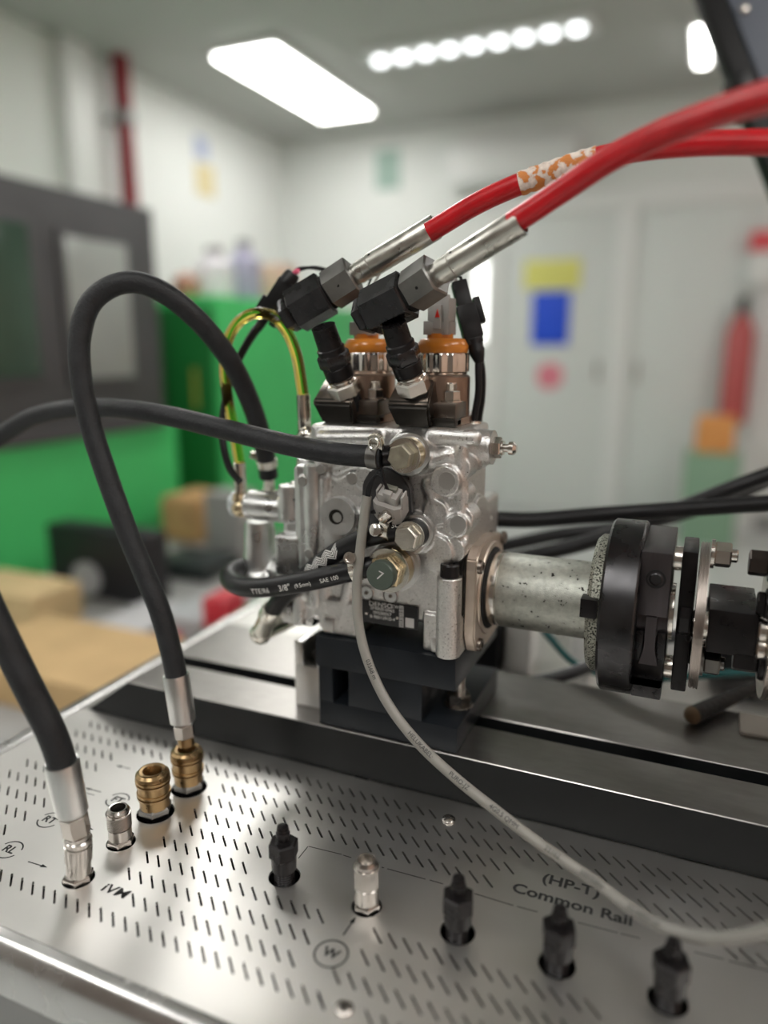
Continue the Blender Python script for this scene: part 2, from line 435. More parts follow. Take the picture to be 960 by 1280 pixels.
MB().box(c.x - .05, c.x + .10, YB - .12, YB, c.z - .16, c.z + .05, .01).build('box_body', WHITEP, t)
MB().box(c.x - .06, c.x + .11, YB - .13, YB, c.z + .05, c.z + .17, .01).build('box_lid', mat('alarm_red', (.75, .10, .12), .4), t)
# red pipe
c = onX(153, 120, XL + .12)
t = thing('red_pipe', 'dark red vertical pipe running down from the ceiling at the left wall', 'pipe', (c.x, c.y, 0))
MB().cyl((c.x, c.y, 0), (c.x, c.y, ZC), .05, seg=20).build('pipe_body', REDP, t)
for z in (1.0, 2.45): MB().cyl((c.x, c.y, z), (c.x, c.y, z + .06), .064, seg=20).box(XL, c.x, c.y - .015, c.y + .015, z + .02, z + .04).build('pipe_clamp', GREYB, t)
# ceiling lights: frame + diffuser that gives the light
def troffer(x, y, lx, ly, label, led=0):
    t = thing('ceiling_light', label, 'lamp', (x, y, ZC), 'ceiling lamps')
    MB().box(x - lx - .02, x + lx + .02, y - ly - .02, y + ly + .02, ZC - .03, ZC).build('lamp_frame', WHITEP, t)
    if led:
        for k in range(led):
            xx = x - lx + (k + .5) * 2 * lx / led
            MB().lathe((xx, y, ZC - .048), (0, 0, 1), [(0, .025), (.008, .036), (.02, .038)], 18).build('led_lens', LEDM, t)
    else:
        MB().box(x - lx, x + lx, y - ly, y + ly, ZC - .045, ZC - .028, .004).build('diffuser', LIGHT, t)
troffer(-2.445, 4.37, .19, .62, 'white rectangular ceiling light panel, left of the row of round lamps')
troffer(-1.29, 4.16, .60, .09, 'row of nine round white lamps in one strip on the ceiling', 9)
troffer(-.19, 4.66, .03, .26, 'small white ceiling light beside the slate screen at top right')
for (x, y), l in zip(((-2.6, .6), (-1.45, 2.15), (1.5, 3.4), (1.35, .5), (-2.0, -1.4), (-.3, -1.0), (1.4, -1.6)), ('over the green machine at the left, out of view', 'over the rear of the test bench, out of view', 'at the far right by the terracotta wall, out of view', 'right of the test bench, out of view', 'behind the camera at the left', 'behind the camera, in the middle', 'behind the camera at the right')):
    troffer(x, y, .19, .62, 'added white ceiling light panel ' + l)  # unseen panels added as fill for the pump front and bench

# test machine on the left, dark grey head with windows on a green base
XM = -1.8
y0, y1 = .9, onX(191, 262, XM).y
z1 = 1.69; zb = onX(100, 541, XM).z
t = thing('test_machine', 'big machine at the left with a dark grey windowed hood on a bright green base', 'machine', (XM - .4, (y0 + y1) / 2, 0))
MB().box(XM - .8, XM, y0, y1, zb, z1, .012).build('hood', DKGREY, t)
MB().box(XM - .8, XM + .004, y0, y1 + .05, .02, zb, .01).build('base', GREEN, t)
def win_m(px0, px1, py0, py1, m):
    a = onX(px0, py0, XM); c = onX(px1, py1, XM); mid = onX((px0 + px1) / 2, (py0 + py1) / 2, XM)
    f = MB().box(XM - .002, XM + .012, a.y - .02, c.y + .02, c.z - .02, a.z + .02, .004).build('window_frame', DKGREY, t)
    MB().box(XM + .008, XM + .016, a.y, c.y, c.z, a.z, .002).build('pane', m, f)
win_m(75, 165, 294, 470, GLASSW)
win_m(-40, 48, 268, 470, GLASSD)
MB().box(XM - .002, XM + .02, y0 + .1, y1 - .02, zb - .015, zb + .03, .004).build('sill', DKGREY, t)
# green cabinet
X0, X1, Y0 = -2.12, onY(272, 380, 2.35).x, 2.35
zg = onY(272, 369, Y0).z
t = thing('green_cabinet', 'tall green cabinet behind the pump, right of the dark hooded machine', 'cabinet', ((X0 + X1) / 2, 2.7, 0))
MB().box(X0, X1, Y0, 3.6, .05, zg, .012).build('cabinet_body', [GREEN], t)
MB().box(X0 + .02, X1 - .02, Y0 - .02, Y0, .12, zg - .04, .006).build('door', GREEN_SHADE, t)
MB().box(X0 + .05, X1 - .05, Y0 + .05, 3.55, 0, .05).build('plinth', DKGREY, t)
MB().cyl((X1 - .10, Y0 - .03, 1.0), (X1 - .10, Y0 - .03, 1.15), .01, seg=10).build('door_handle', mat('handle_olive', (.30, .32, .05), .4), t)
# things on top of the green cabinet
def canister(px, py, r, h, m, label, Y=2.7, cap=None, name='canister'):
    c = onY(px, py, Y)
    t = thing(name, label, 'bottle', (c.x, Y, zg))
    MB().lathe((c.x, Y, zg), (0, 0, 1), [(0, r * .9), (.01, r), (h * .75, r), (h * .88, r * .6), (h * .9, r * .4), (h, r * .4)], 20).build('bottle_body', m, t)
    if cap: MB().cyl((c.x, Y, zg + h), (c.x, Y, zg + h + .025), r * .45, seg=16).build('cap', cap, t)
canister(268, 330, .075, .17, mat('milky_plastic', (.80, .78, .83), .4), 'milky white canister on top of the green cabinet', 2.55, GREYB)
canister(305, 320, .07, .22, mat('lilac_plastic', (.42, .41, .55), .4), 'lilac grey bottle on top of the green cabinet, right of the white one', 2.75, GREYB)
canister(232, 350, .05, .09, mat('rust_plastic', (.58, .30, .22), .5), 'low rust coloured pot on top of the green cabinet', 2.42)
c = onY(345, 335, 3.0)
tag(MB().box(c.x - .07, c.x + .07, 2.93, 3.07, zg, zg + .17, .01).build('carton', mat('salmon_card', (.72, .52, .40), .7)), 'salmon coloured carton on the rear of the green cabinet top', 'box')

# low workbench left of the test bench with clutter
ZW = .58
t = thing('workbench', 'low cluttered workbench beyond the left edge of the steel panel', 'workbench', (-1.25, 1.3, 0))
MB().box(-1.75, -.72, .75, 2.2, ZW - .04, ZW, .006).build('worktop', mat('worktop_grey', (.36, .36, .35), .5, cvar=.1, cscale=5), t)
for x in (-1.7, -.78):
    for y in (.8, 2.14): MB().box(x - .025, x + .025, y - .025, y + .025, 0, ZW - .04).build('leg', DKGREY, t)
def item(name, m, px0, px1, ZT, yn, yf, h, label, cat, z=ZW, bev=.006):
    """box standing on z whose front top edge is seen between px0 and px1"""
    x0 = onY(px0, 700, yn).x; x1 = onY(px1, 700, yn).x
    return tag(MB().box(x0, x1, yn, yf, z, z + h, bev).build(name, m), label, cat)
def item(name, m, px0, px1, yn, yf, h, label, cat, bev=.006):
    """box standing on the workbench between two sight lines"""
    x0 = onY(px0, 760, yn).x; x1 = onY(px1, 760, yn).x
    return tag(MB().box(x0, x1, yn, yf, ZW, ZW + h, bev).build(name, m), label, cat)
item('cardboard_box', CARD, -80, 118, .88, 1.13, .075, 'flat tan cardboard box on the low workbench, behind the leaning hose', 'box')
item('cardboard_box', mat('cardboard_light', (.66, .50, .27), .8, cvar=.1, cscale=12), -60, 40, 1.15, 1.30, .09, 'paler cardboard box on the low workbench, behind the flat tan one', 'box')
item('paper_stack', mat('paper_grey', (.55, .55, .56), .6), 105, 165, 1.15, 1.36, .05, 'stack of pale grey papers on the low workbench, right of the cardboard', 'papers')
item('red_box', mat('box_red', (.55, .03, .05), .5), 184, 206, 1.14, 1.19, .06, 'small red box on the low workbench near the tall arching hose', 'box')
item('black_tray', mat('tray_black', (.02, .02, .022), .5), 132, 174, 1.0, 1.10, .03, 'low black tray on the low workbench in front of the grey papers', 'tray')
tb = onY(120, 715, 1.4)
t = thing('speaker_box', 'black box with a round grey disc on the low workbench by the green machine', 'speaker', (tb.x, 1.44, ZW))
xa, xb = onY(62, 715, 1.4).x, onY(186, 715, 1.4).x
MB().box(xa, xb, 1.4, 1.48, ZW, onY(120, 662, 1.4).z, .01).build('case', mat('case_black', (.018, .018, .022), .45), t)
dc = onY(107, 724, 1.392); MB().cyl((dc.x, 1.401, dc.z), (dc.x, 1.39, dc.z), .046, seg=28).build('disc', mat('disc_grey', (.42, .42, .44), .4), t)
xa, xb = onY(190, 720, 1.62).x, onY(258, 720, 1.62).x
ZTB = onY(240, 705, 1.62).z
t = thing('toolbox', 'long dark grey toolbox on the low workbench right of the black box with disc', 'toolbox', ((xa + xb) / 2, 1.7, ZW))
MB().box(xa, xb, 1.62, 1.78, ZW, ZTB, .01).build('toolbox_body', mat('toolbox_dark', (.035, .045, .045), .5), t)
MB().cyl((xa + .06, 1.7, ZTB + .012), (xb - .06, 1.7, ZTB + .012), .008, seg=8).build('handle', DKGREY, t)
c = onY(228, 640, 1.95)
tag(MB().box(c.x - .10, c.x + .07, 1.95, 2.15, ZW, c.z + .05, .03).build('tan_sack', mat('sack_tan', (.55, .33, .15), .8, cvar=.2, cscale=15)), 'tan brown paper sack standing behind the dark toolbox', 'sack')
item('grey_canister', mat('canister_grey', (.36, .36, .35), .5), 262, 305, 1.80, 1.90, .22, 'grey metal can behind the pump, right of the tan sack', 'can')
item('red_box', mat('box_red', (.55, .03, .05), .5), 252, 280, 1.22, 1.30, .13, 'taller red box on the low workbench, right of the grey tray', 'box')
item('grey_tray', mat('tray_grey', (.42, .44, .45), .5), 196, 246, 1.20, 1.40, .085, 'pale grey plastic tray on the low workbench beside a red box', 'tray')

# ================================================================== THE TEST BENCH
ZP, ZB = .90, .938
t = bench = thing('test_bench', 'steel test bench with a slotted stainless top panel', 'bench', (-.12, .6, 0))
# slotted panel ---------------------------------------------------------------
PX0, PX1, PY0, PY1 = -.524, .34, .2545, .479
couplers = {'brass_a': (-.3495, .3789, .0138), 'brass_b': (-.3465, .4145, .0138), 'steel_ft': (-.3490, .3425, .0100), 'steel_rl': (-.3488, .3037, .0102),
            'blk1': (-.2264, .3585, .0105), 'steel_w': (-.1660, .3560, .0095), 'blk2': (-.1080, .3588, .0105), 'blk3': (-.0495, .3586, .0105), 'blk4': (.0090, .3585, .0105)}
rng = lambda a, b_: list(range(a, b_ + 1))
rows = {0: rng(-8, 17) + rng(20, 50), 1: rng(2, 14) + rng(17, 50), 2: [-12] + rng(0, 14) + rng(18, 50), 3: rng(-14, -12) + rng(0, 14) + rng(18, 31) + rng(42, 50),
        4: rng(-17, -12) + rng(0, 7), 5: rng(-18, -14) + rng(0, 7), 6: rng(-18, -15) + rng(0, 7), 7: rng(-14, -12) + rng(0, 23) + rng(38, 50),
        8: rng(-16, -12) + rng(0, 24) + rng(33, 50), 9: rng(-18, -8) + rng(-3, 50), 10: rng(-18, -7) + rng(-4, 17) + rng(20, 50)}
V = [(PX0, PY0), (PX1, PY0), (PX1, PY1), (PX0, PY1)]; E = [(0, 1), (1, 2), (2, 3), (3, 0)]; loops = []
def add_loop(pts):
    n0 = len(V); V.extend(pts); n = len(pts)
    E.extend((n0 + k, n0 + (k + 1) % n) for k in range(n)); loops.append(list(range(n0, n0 + n)))
h = math.sqrt(.5)
for m_, ks in rows.items():
    for k in ks:
        cx, cy = -.3213 + .00949 * k, .2849 + .01745 * m_
        if cx > PX1 - .02: continue
        L, W = .0058, .00072; pts = []
        for sgn in (1, -1):
            for a in (-90, -30, 30, 90):
                a = math.radians(a); lx = sgn * (L + W * math.cos(a)); ly = sgn * W * math.sin(a)
                pts.append((cx + h * lx + h * ly, cy - h * lx + h * ly))
        add_loop(pts)
for cx, cy, r in couplers.values():
    add_loop([(cx + r * math.cos(2 * math.pi * k / 40), cy + r * math.sin(2 * math.pi * k / 40)) for k in range(40)])
ov, oe, of, *_ = geometry.delaunay_2d_cdt([Vector(v) for v in V], E, [], 2, 1e-7)
# drop triangles that fall in a hole
import numpy as np
cent = np.array([[sum(ov[i][0] for i in f) / len(f), sum(ov[i][1] for i in f) / len(f)] for f in of])
def inside(poly, P):
    x, y = P[:, 0], P[:, 1]; r = np.zeros(len(P), bool); n = len(poly)
    for i in range(n):
        (x1, y1), (x2, y2) = poly[i], poly[(i + 1) % n]
        if y1 == y2: continue
        r ^= ((y1 > y) != (y2 > y)) & (x < (x2 - x1) * (y - y1) / (y2 - y1) + x1)
    return r
dead = np.zeros(len(of), bool)
for lp in loops:
    poly = [V[i] for i in lp]; xs = [q[0] for q in poly]; ys = [q[1] for q in poly]
    cand = np.where((cent[:, 0] > min(xs)) & (cent[:, 0] < max(xs)) & (cent[:, 1] > min(ys)) & (cent[:, 1] < max(ys)))[0]
    if len(cand): dead[cand] |= inside(poly, cent[cand])
b = MB()
bv = [b.bm.verts.new((v[0], v[1], ZP)) for v in ov]
for i, f in enumerate(of):
    if not dead[i]:
        g = b.face([bv[j] for j in f])
        if g and g.normal.z < 0: g.normal_flip()
b.mi = 0
for lp in [[0, 1, 2, 3]] + loops:
    pts = [V[i] for i in lp]; n = len(pts)
    A = [b.bm.verts.new((p[0], p[1], ZP)) for p in pts]; B = [b.bm.verts.new((p[0], p[1], ZP - .002)) for p in pts]
    for k in range(n): b.face((A[k], A[(k + 1) % n], B[(k + 1) % n], B[k]))
b.build('slotted_panel', STEEL, t, smooth=False, fixn=False)
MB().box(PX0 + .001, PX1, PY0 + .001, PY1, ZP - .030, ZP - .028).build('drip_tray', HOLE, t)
# body, rims, deck
prof = [(PY0 - .0005, ZP), (PY0 - .0045, ZP - .0007), (PY0 - .0075, ZP - .003), (PY0 - .0095, ZP - .007), (PY0 - .012, ZP - .011), (PY0 - .012, ZP - .035), (PY0 + .003, ZP - .035), (PY0 + .003, ZP - .0295), (PY0 - .0005, ZP - .0295)]
MB().prism([(PX0 - .012, y, z) for y, z in prof], (PX1 - PX0 + .012, 0, 0)).build('front_rim', EDGE, t)
MB().box(PX0 - .012, PX1, PY0 - .011, PY0 + .012, .12, ZP - .035, .002).build('front_apron', mat('apron_grey', (.30, .30, .295), .42, .6, bump=.03, bscale=40, stretch=(1, 10, 10)), t)
MB().box(PX0 - .014, PX0 - .0012, PY0 - .004, 1.0, ZP - .035, ZP + .001, .0015).build('side_rim', EDGE, t)
MB().box(PX0 - .012, PX1, PY0 + .012, .99, .12, ZP - .031, .002).build('cabinet', GREYB, t)
MB().box(PX0, PX1, .4795, 1.0, ZP - .03, ZP - .0005).build('rear_deck', mat('deck_steel', (.60, .585, .56), .36, 1, bump=.05, bscale=40, cvar=.06, rvar=.1), t)
for x in (PX0 + .02, PX1 - .05):
    for y in (PY0 + .04, .95): MB().cyl((x, y, 0), (x, y, .12), .025, seg=14).build('foot', BLKPL, t)
for x, y in ((-.1465, .457), (-.1463, .285)):
    s_ = MB().lathe((x, y, ZP), (0, 0, 1), [(0, .0052), (.0012, .005), (.0024, .0036), (.0027, .0022), (.0014, .002)], 20).build('screw', NICKEL, t)
    MB().lathe((x, y, ZP + .0012), (0, 0, 1), [(0, .0019), (.0004, .0019)], 6).build('socket', HOLE, s_)
# cut lettering and marks
b = MB()
def zz(px, py): return onZ(px, py, ZP + .00004)
AX, AY = Vector((1, 0, 0)), Vector((0, 1, 0))
def strip(b, p, q, w_=.0008, z=ZP + .00006):
    p = Vector((p[0], p[1], z)); q = Vector((q[0], q[1], z)); d = (q - p).normalized(); n = Vector((-d.y, d.x, 0)) * w_ / 2
    b.face([b.bm.verts.new(v) for v in (p - n, q - n, q + n, p + n)])
def arc(b, c, r, a0, a1, w_=.0011, z=ZP + .00006):
    n = max(4, int((a1 - a0) / 9)); A = []
    for k in range(n + 1):
        a = math.radians(a0 + (a1 - a0) * k / n); e = Vector((math.cos(a), math.sin(a), 0)); A.append((b.bm.verts.new(Vector((c[0], c[1], z)) + e * (r - w_ / 2)), b.bm.verts.new(Vector((c[0], c[1], z)) + e * (r + w_ / 2))))
    for (i0, o0), (i1, o1) in zip(A, A[1:]): b.face((i0, i1, o1, o0)[::-1])
def arrow(b, p, q, hd=.0045):
    strip(b, p, q, .0009); p = Vector((p[0], p[1], ZP + .00006)); q = Vector((q[0], q[1], ZP + .00006)); d = (q - p).normalized(); n = Vector((-d.y, d.x, 0))
    b.face([b.bm.verts.new(v) for v in (q - d * hd - n * hd * .35, q + d * .0008, q - d * hd + n * hd * .35)])
def mark(name, fn, label=None):
    b = MB(); fn(b); o = b.build(name, CUT, t, smooth=False)
    if label: o['label'] = label
mark('cut_lettering', lambda b: put_text(b, '(HP-T)', .0122, zz(713, 1107), AX, AY, sx=1.08, bold=.0003), 'black cut lettering (HP-T)')
mark('cut_lettering', lambda b: put_text(b, 'Common Rail', .0120, zz(713, 1130), AX, AY, sx=1.10, bold=.0003), 'black cut lettering Common Rail')
mark('cut_lettering', lambda b: put_text(b, 'iVM', .0100, zz(144, 1114), AX, AY, shear=.08, sx=1.25, bold=.0002), 'black cut lettering iVM')
for s_, px, py, r in (('FT', 147, 1000, .0084), ('RT', 62, 1025, .0084), ('RL', 12, 1062, .0084), ('W', 414, 1192, .0096)):
    c = zz(px, py)
    mark('cut_lettering', lambda b: put_text(b, s_, .0090, c, AX, AY, bold=.0003), 'black cut letters ' + s_)
    if s_ == 'W': mark('cut_ring', lambda b: arc(b, c, r, 0, 360))
    else:
        mark('cut_ring', lambda b: arc(b, c, r, 20, 160)); mark('cut_ring', lambda b: arc(b, c, r, 200, 340))
for p, q in (((35, 1077), (58, 1084)), ((429, 1169), (444, 1147)), ((163, 961), (146, 957)), ((126, 990), (107, 985)), ((96, 1031), (116, 1037))):
    mark('cut_arrow', lambda b: arrow(b, zz(*p), zz(*q)))
for p, q in (((386, 1058), (427, 1068)), ((429, 1069), (439, 1072)), ((477, 1084), (480, 1085)), ((484, 1086), (532, 1099)), ((537, 1100), (554, 1105)), ((593, 1117), (642, 1132)), ((646, 1133), (672, 1140)), ((722, 1153), (772, 1166)), ((776, 1167), (800, 1173)), ((868, 1190), (905, 1199)), ((911, 1201), (975, 1217)), ((385, 1058), (373, 1073)), ((106, 991), (118, 994))):
    mark('cut_line', lambda b: strip(b, zz(*p), zz(*q), .0007))
# bridges of the stencil letters (steel left standing across the o, m and a)
# ------------------------------------------------------------------ the two bed rails
def bed_rail(y0, y1, x0b, x0t, x1, label):
    o = thing('bed_rail', label, 'rail', (x0b, (y0 + y1) / 2, ZP))
    e = .0006
    b = MB()
    A = [(x0b, y0, ZP), (x1, y0, ZP), (x1, y0, ZB - e), (x0t + .001, y0, ZB - e)]
    B = [(x0b, y1, ZP), (x1, y1, ZP), (x1, y1, ZB - e), (x0t + .001, y1, ZB - e)]
    A = [b.bm.verts.new(v) for v in A]; B = [b.bm.verts.new(v) for v in B]
    for k in range(4): b.face((A[k], A[(k + 1) % 4], B[(k + 1) % 4], B[k]))
    b.face(A[::-1]); b.face(B)
    b.build('rail_body', BLKSTEEL, o, smooth=False)
    MB().prism([(x0t + .001, y0, ZB - e), (x0t + .001, y0 + e, ZB), (x0t + .001, y1 - e, ZB), (x0t + .001, y1, ZB - e)], (x1 - x0t - .001, 0, 0)).build('ground_top', GROUND, o, smooth=False)
    return o
bed_rail(.481, .531, -.516, -.4655, .34, 'front steel bed rail with a ground top and black front face, along the slotted panel')
bed_rail(.5485, .640, -.516, -.4655, .34, 'rear steel bed rail with a ground top, behind the dark slot')

# ================================================================== MOUNTING BRACKET
BY = .484
bx0, bx1 = -.267, -.150
t = thing('mounting_bracket', 'black steel clamping bracket under the pump, bolted on the bed rails', 'bracket', ((bx0 + bx1) / 2, .55, ZB))
YB2 = .60
wz0, wz1 = .9585, .989
b = MB(); b.box(bx0, bx1, BY, YB2, ZB, wz0, .0008); b.build('bracket_foot', BRKT, t, angle=20)
MB().box(-.2405, -.1785, BY, YB2, wz0, wz1, .0006).build('bracket_web', BRKT, t, angle=20)
MB().box(bx0, -.2545, BY, YB2, wz0, wz1, .0006).build('bracket_leg', BRKT, t, angle=20)
MB().box(bx0 - .0015, bx1 - .002, BY - .0015, YB2, wz1, 1.0145, .0009).build('bracket_plate', BRKT, t, angle=20)
def hexbolt(p, ax, af, hh, parent, m, wash=True, name='bolt', shank=0., ms=None):
    p = Vector(p); a = norm(ax)
    o = MB()
    o.hexn(p + a * (.0012 if wash else 0), p + a * (hh + .0012), af)
    if shank: o.cyl(p + a * hh, p + a * (hh + shank), af * .3, seg=18, bev=.0004)
    o = o.build(name, m, parent)
    if wash: MB().cyl(p, p + a * .0012, af * .68, seg=26, bev=.0003).build('washer', ms or m, o)
    return o
hexbolt((-.1610, .522, wz0), (0, 0, 1), .017, .009, t, NICKEL, name='clamp_bolt')
MB().cyl((-.1610, .522, wz0 + .009), (-.1610, .522, wz1), .0048, seg=14).build('clamp_stud', NICKEL, t)
MB().cyl((-.247, .53, wz0), (-.247, .53, wz0 + .02), .006, seg=18).build('clamp_stud', ZINC, t)
# silver block left of the bracket
t = thing('spacer_block', 'pale aluminium spacer block on the rail at the left of the black bracket', 'block', (-.285, .54, ZB))
bl = MB(); bl.box(-.3015, bx0 - .002, .505, .575, ZB, .975, .0008); bl.box(-.3015, -.2935, .505, .575, .975, .996, .0008); bl.box(-.280, bx0 - .002, .505, .575, .975, .996, .0008); bl.box(-.2935, -.280, .535, .575, .975, .996)
bl.build('block_body', MACH, t, angle=20)
hexbolt((-.2865, .520, .975), (0, 0, 1), .010, .007, t, HEADB, name='block_bolt')

# ================================================================== FUEL PUMP
FY = .490
pump = t = thing('fuel_pump', 'cast aluminium diesel injection pump clamped in the middle of the bed rails', 'pump', (-.21, .55, 1.0145))
def F(px, py, Y=FY): return onY(px, py, Y)
ZD = 1.181                                  # deck under the two heads
ya, za = .535, 1.0555                       # drive shaft axis
b = MB()
b.box(-.2665, -.1545, FY + .004, .602, 1.034, 1.118, .003)
b.box(-.2665, -.1545, FY + .004, .560, 1.10, ZD - .004, .003)
b.box(-.262, -.1545, FY + .001, .560, 1.036, 1.150, .004)
# feet
for x0, x1 in ((-.2655, -.2345), (-.1800, -.1500)): b.box(x0, x1, FY - .002, .602, 1.0150, 1.045, .002)
# deck lip
b.box(-.2755, -.1540, FY + .003, .563, ZD - .018, ZD, .004)
b.box(-.1565, -.1440, .507, .545, 1.150, ZD - .003, .006)
# round boss at the right top, with the bleed screw
c = F(603, 562, .505); b.cyl((-.165, c.y + .014, c.z), (-.1385, c.y + .014, c.z), .0125, seg=24)
# right hand shaft flange pad: tall bulge with a rounded top
b.box(-.160, -.1500, .498, .572, 1.018, 1.105, .004)
b.cyl((-.160, .531, 1.097), (-.1500, .531, 1.097), .031, seg=40)
# front right column with the cap screw
cs = F(563, 728, FY - .001); b.cyl((cs.x, FY - .003, 1.0150), (cs.x, FY - .003, F(563, 722, FY - .006).z), .0092, seg=28)
b.box(-.1690, -.1500, FY - .001, .50, 1.0155, 1.03, .003)
# corner vertical rib on the right, wavy around the plugs
for (x, z, r) in ((-.1555, 1.155, .009), (-.1555, 1.135, .008), (-.1535, 1.118, .010), (-.158, 1.095, .009)): b.cyl((x, FY - .0005, z), (x, FY + .02, z), r, seg=22)
# bosses on the front face: (px, py, radius, height)
for px, py, r, hgt in ((515, 566, .0165, .010), (520, 665, .0150, .012), (492, 706, .0185, .013), (458, 598, .0090, .004), (560, 600, .0115, .0075), (573, 656, .0090, .0065),
                       (430, 650, .0145, .002), (545, 640, .010, .0025), (545, 690, .014, .003)):
    c = F(px, py); b.cyl((c.x, FY + .012, c.z), (c.x, FY - hgt, c.z), r * 1.06, r * .95, seg=32)
# raised ribs
def rib(p, q, r):
    p = F(*p); q = F(*q); r *= .9; y_ = FY + .0028; b.cyl((p.x, y_, p.z), (q.x, y_, q.z), r, seg=14); b.ball((p.x, y_, p.z), r); b.ball((q.x, y_, q.z), r)
for p, q, r in (((400, 575), (440, 560), .007), ((405, 600), (405, 780), .006), ((420, 590), (455, 575), .006), ((445, 690), (425, 780), .006), ((530, 580), (560, 570), .008), ((535, 605), (545, 640), .0065),
                ((545, 640), (572, 660), .0065), ((540, 690), (560, 715), .007), ((575, 560), (575, 640), .006), ((400, 548), (470, 548), .006), ((540, 545), (590, 548), .007), ((478, 600), (455, 640), .005)): rib(p, q, r)
cast(b, 'housing', CAST, t, .0009, 6)
# machined pads that sit on the cast front
def disc_part(name, m, px, py, Y, r, th, label=None):
    c = F(px, py, Y); o = MB().cyl((c.x, Y + .004, c.z), (c.x, Y - th, c.z), r, seg=28, bev=.0006).build(name, m, t)
    if label: o['label'] = label
    return o
for px, py, r, h_ in ((440, 598, .0048, .0006), (559, 601, .0068, .0008), (573, 655, .0066, .0008)): disc_part('blanking_plug', MACH, px, py, FY - (.0038 if px < 500 else .0068), r, h_)
for px, py in ((458, 741), (488, 745)):
    o = disc_part('date_stamp', CASTS, px, py, FY + .0008, .0066, .0008); c = F(px, py, FY)
    MB().torus((c.x, FY - .0002, c.z), (0, -1, 0), .0056, .0004, 24, 6).cyl((c.x, FY, c.z), (c.x, FY - .0006, c.z), .0015, seg=10).build('stamp_ring', HEAD, o)
# eye shaped lug with a pin, on the left of the front
c = F(422, 646, FY - .004)
b = MB(); b.lathe((c.x, FY + .002, c.z), (0, -1, 0), [(0, .0155), (.0065, .0145)], 32)
b.box(c.x - .013, c.x + .004, FY - .0035, FY + .002, c.z - .034, c.z - .004, .003)
b.build('lug', CASTS, t)
o = MB().lathe((c.x - .001, FY - .0047, c.z), (0, -1, 0), [(0, .0058), (.0006, .0058), (.0006, .0044), (.0001, .0044)], 24).build('lug_bore', HEADB, t)
MB().cyl((c.x + .0005, FY - .0048, c.z - .0002), (c.x + .0005, FY - .0058, c.z - .0002), .0038, seg=22).build('lug_pin', MACH, t)
# foot pads (machined squares)
for px, py, w_ in ((547, 806, 17), (411, 781, 16)):
    c = F(px, py, FY - .003); q = w_ * .3 * .00059 * 2
    MB().box(c.x - q * .75, c.x + q * .75, FY - .0042, FY, c.z - q, c.z + q * .95, .0008).build('foot_pad', MACH, t)
# cap screw on the column
zt_ = F(563, 722, FY - .006).z
o = MB().lathe((cs.x, FY - .003, zt_), (0, 0, 1), [(0, .0070), (.0085, .0070), (.0095, .0062), (.0095, .0038), (.0045, .0038)], 24).build('cap_screw', BLKOX, t)
# nameplate -----------------------------------------------------------------
p0, p1, p2, p3 = (F(453, 749, FY), F(523, 759, FY), F(523, 787, FY), F(453, 777, FY))
zc_ = (p0.z + p2.z) / 2; hx = (p1.x - p0.x) / 2; cx_ = (p0.x + p1.x) / 2; hz = .0092
pl = MB().box(cx_ - hx, cx_ + hx, FY - .0008, FY + .0003, zc_ - hz, zc_ + hz, .0003).build('nameplate', LABEL, t)
pl['label'] = 'black printed nameplate'
EX, EZ = Vector((1, 0, 0)), Vector((0, 0, 1)); ny = FY - .0008
def ptxt(s_, x, z, size, sx=1.): 
    b = MB(); put_text(b, s_, size, (cx_ + x, ny, zc_ + z), EX, EZ, sx=sx, lift=.00008); b.build('plate_lettering', WINK, pl, smooth=False)
ptxt('DENSO', -.0075, .0066, .0052, 1.15)
ptxt('SF4000-0565', -.0060, .0032, .0037, 1.05)
ptxt('09S00057', -.0060, -.0002, .0037, 1.05)
ptxt('8-98013910-4', -.0060, -.0037, .0037, 1.0)
ptxt('CW', .0045, .0068, .0035)
b = MB(); b.box(cx_ + .0080, cx_ + .0115, ny - .00012, ny, zc_ - hz + .0006, zc_ + hz - .0006); b.build('silver_strip', SILV, pl, smooth=False)
z = zc_ - hz + .0012; k = 0
while z < zc_ + hz - .0012:
    q = (.0003, .0006, .0004)[k % 3]; MB().box(cx_ + .0083, cx_ + .0112, ny - .0002, ny - .0001, z, z + q).build('strip_bar', LABEL, pl, smooth=False); z += q + (.0005, .0008)[k % 2]; k += 1
MB().box(cx_ + .0130, cx_ + .0200, ny - .00012, ny, zc_ - hz + .0012, zc_ - .0005).build('silver_square', SILV, pl, smooth=False)
for x, z in ((-.0195, -.002), (.0062, -.002)): MB().ball((cx_ + x, ny, zc_ + z), .0012, sy=.5).build('rivet', NUT, pl)

# shaft flange ---------------------------------------------------------------
b = MB()
fr = [(-.0415, -.0265), (-.034, -.0405), (-.006, -.0435), (.030, -.0425), (.0355, -.034), (.0370, .018), (.031, .0365), (.006, .0405), (-.030, .0400), (-.0395, .032)]
b.prism([(-.1505, ya + y, za + z) for y, z in fr], (.0090, 0, 0))
bmesh.ops.bevel(b.bm, geom=list(b.bm.edges), offset=.0012, segments=2, affect='EDGES')
b.lathe((-.1425, ya, za), (1, 0, 0), [(0, .037), (.0022, .0355), (.0022, .033)], 44)
fl = b.build('mounting_flange', TAN, t)
for y, z in ((-.0345, .026), (.0315, .0325), (-.030, -.036), (.033, -.035)):
    MB().lathe((-.1418, ya + y, za + z), (1, 0, 0), [(0, .0052), (.0026, .0050), (.0034, .0042), (.0034, .0024), (.0012, .0024)], 18).build('flange_screw', HEAD, t)
MB().lathe((-.1425, ya, za), (1, 0, 0), [(0, .0318), (.0028, .0318), (.0030, .0314)], 44).build('shaft_seal', HOLE, t)
# gasket behind flange
MB().prism([(-.1520, ya + y * 1.02, za + z * 1.02) for y, z in fr], (.0020, 0, 0)).build('flange_gasket', HEADB, t)

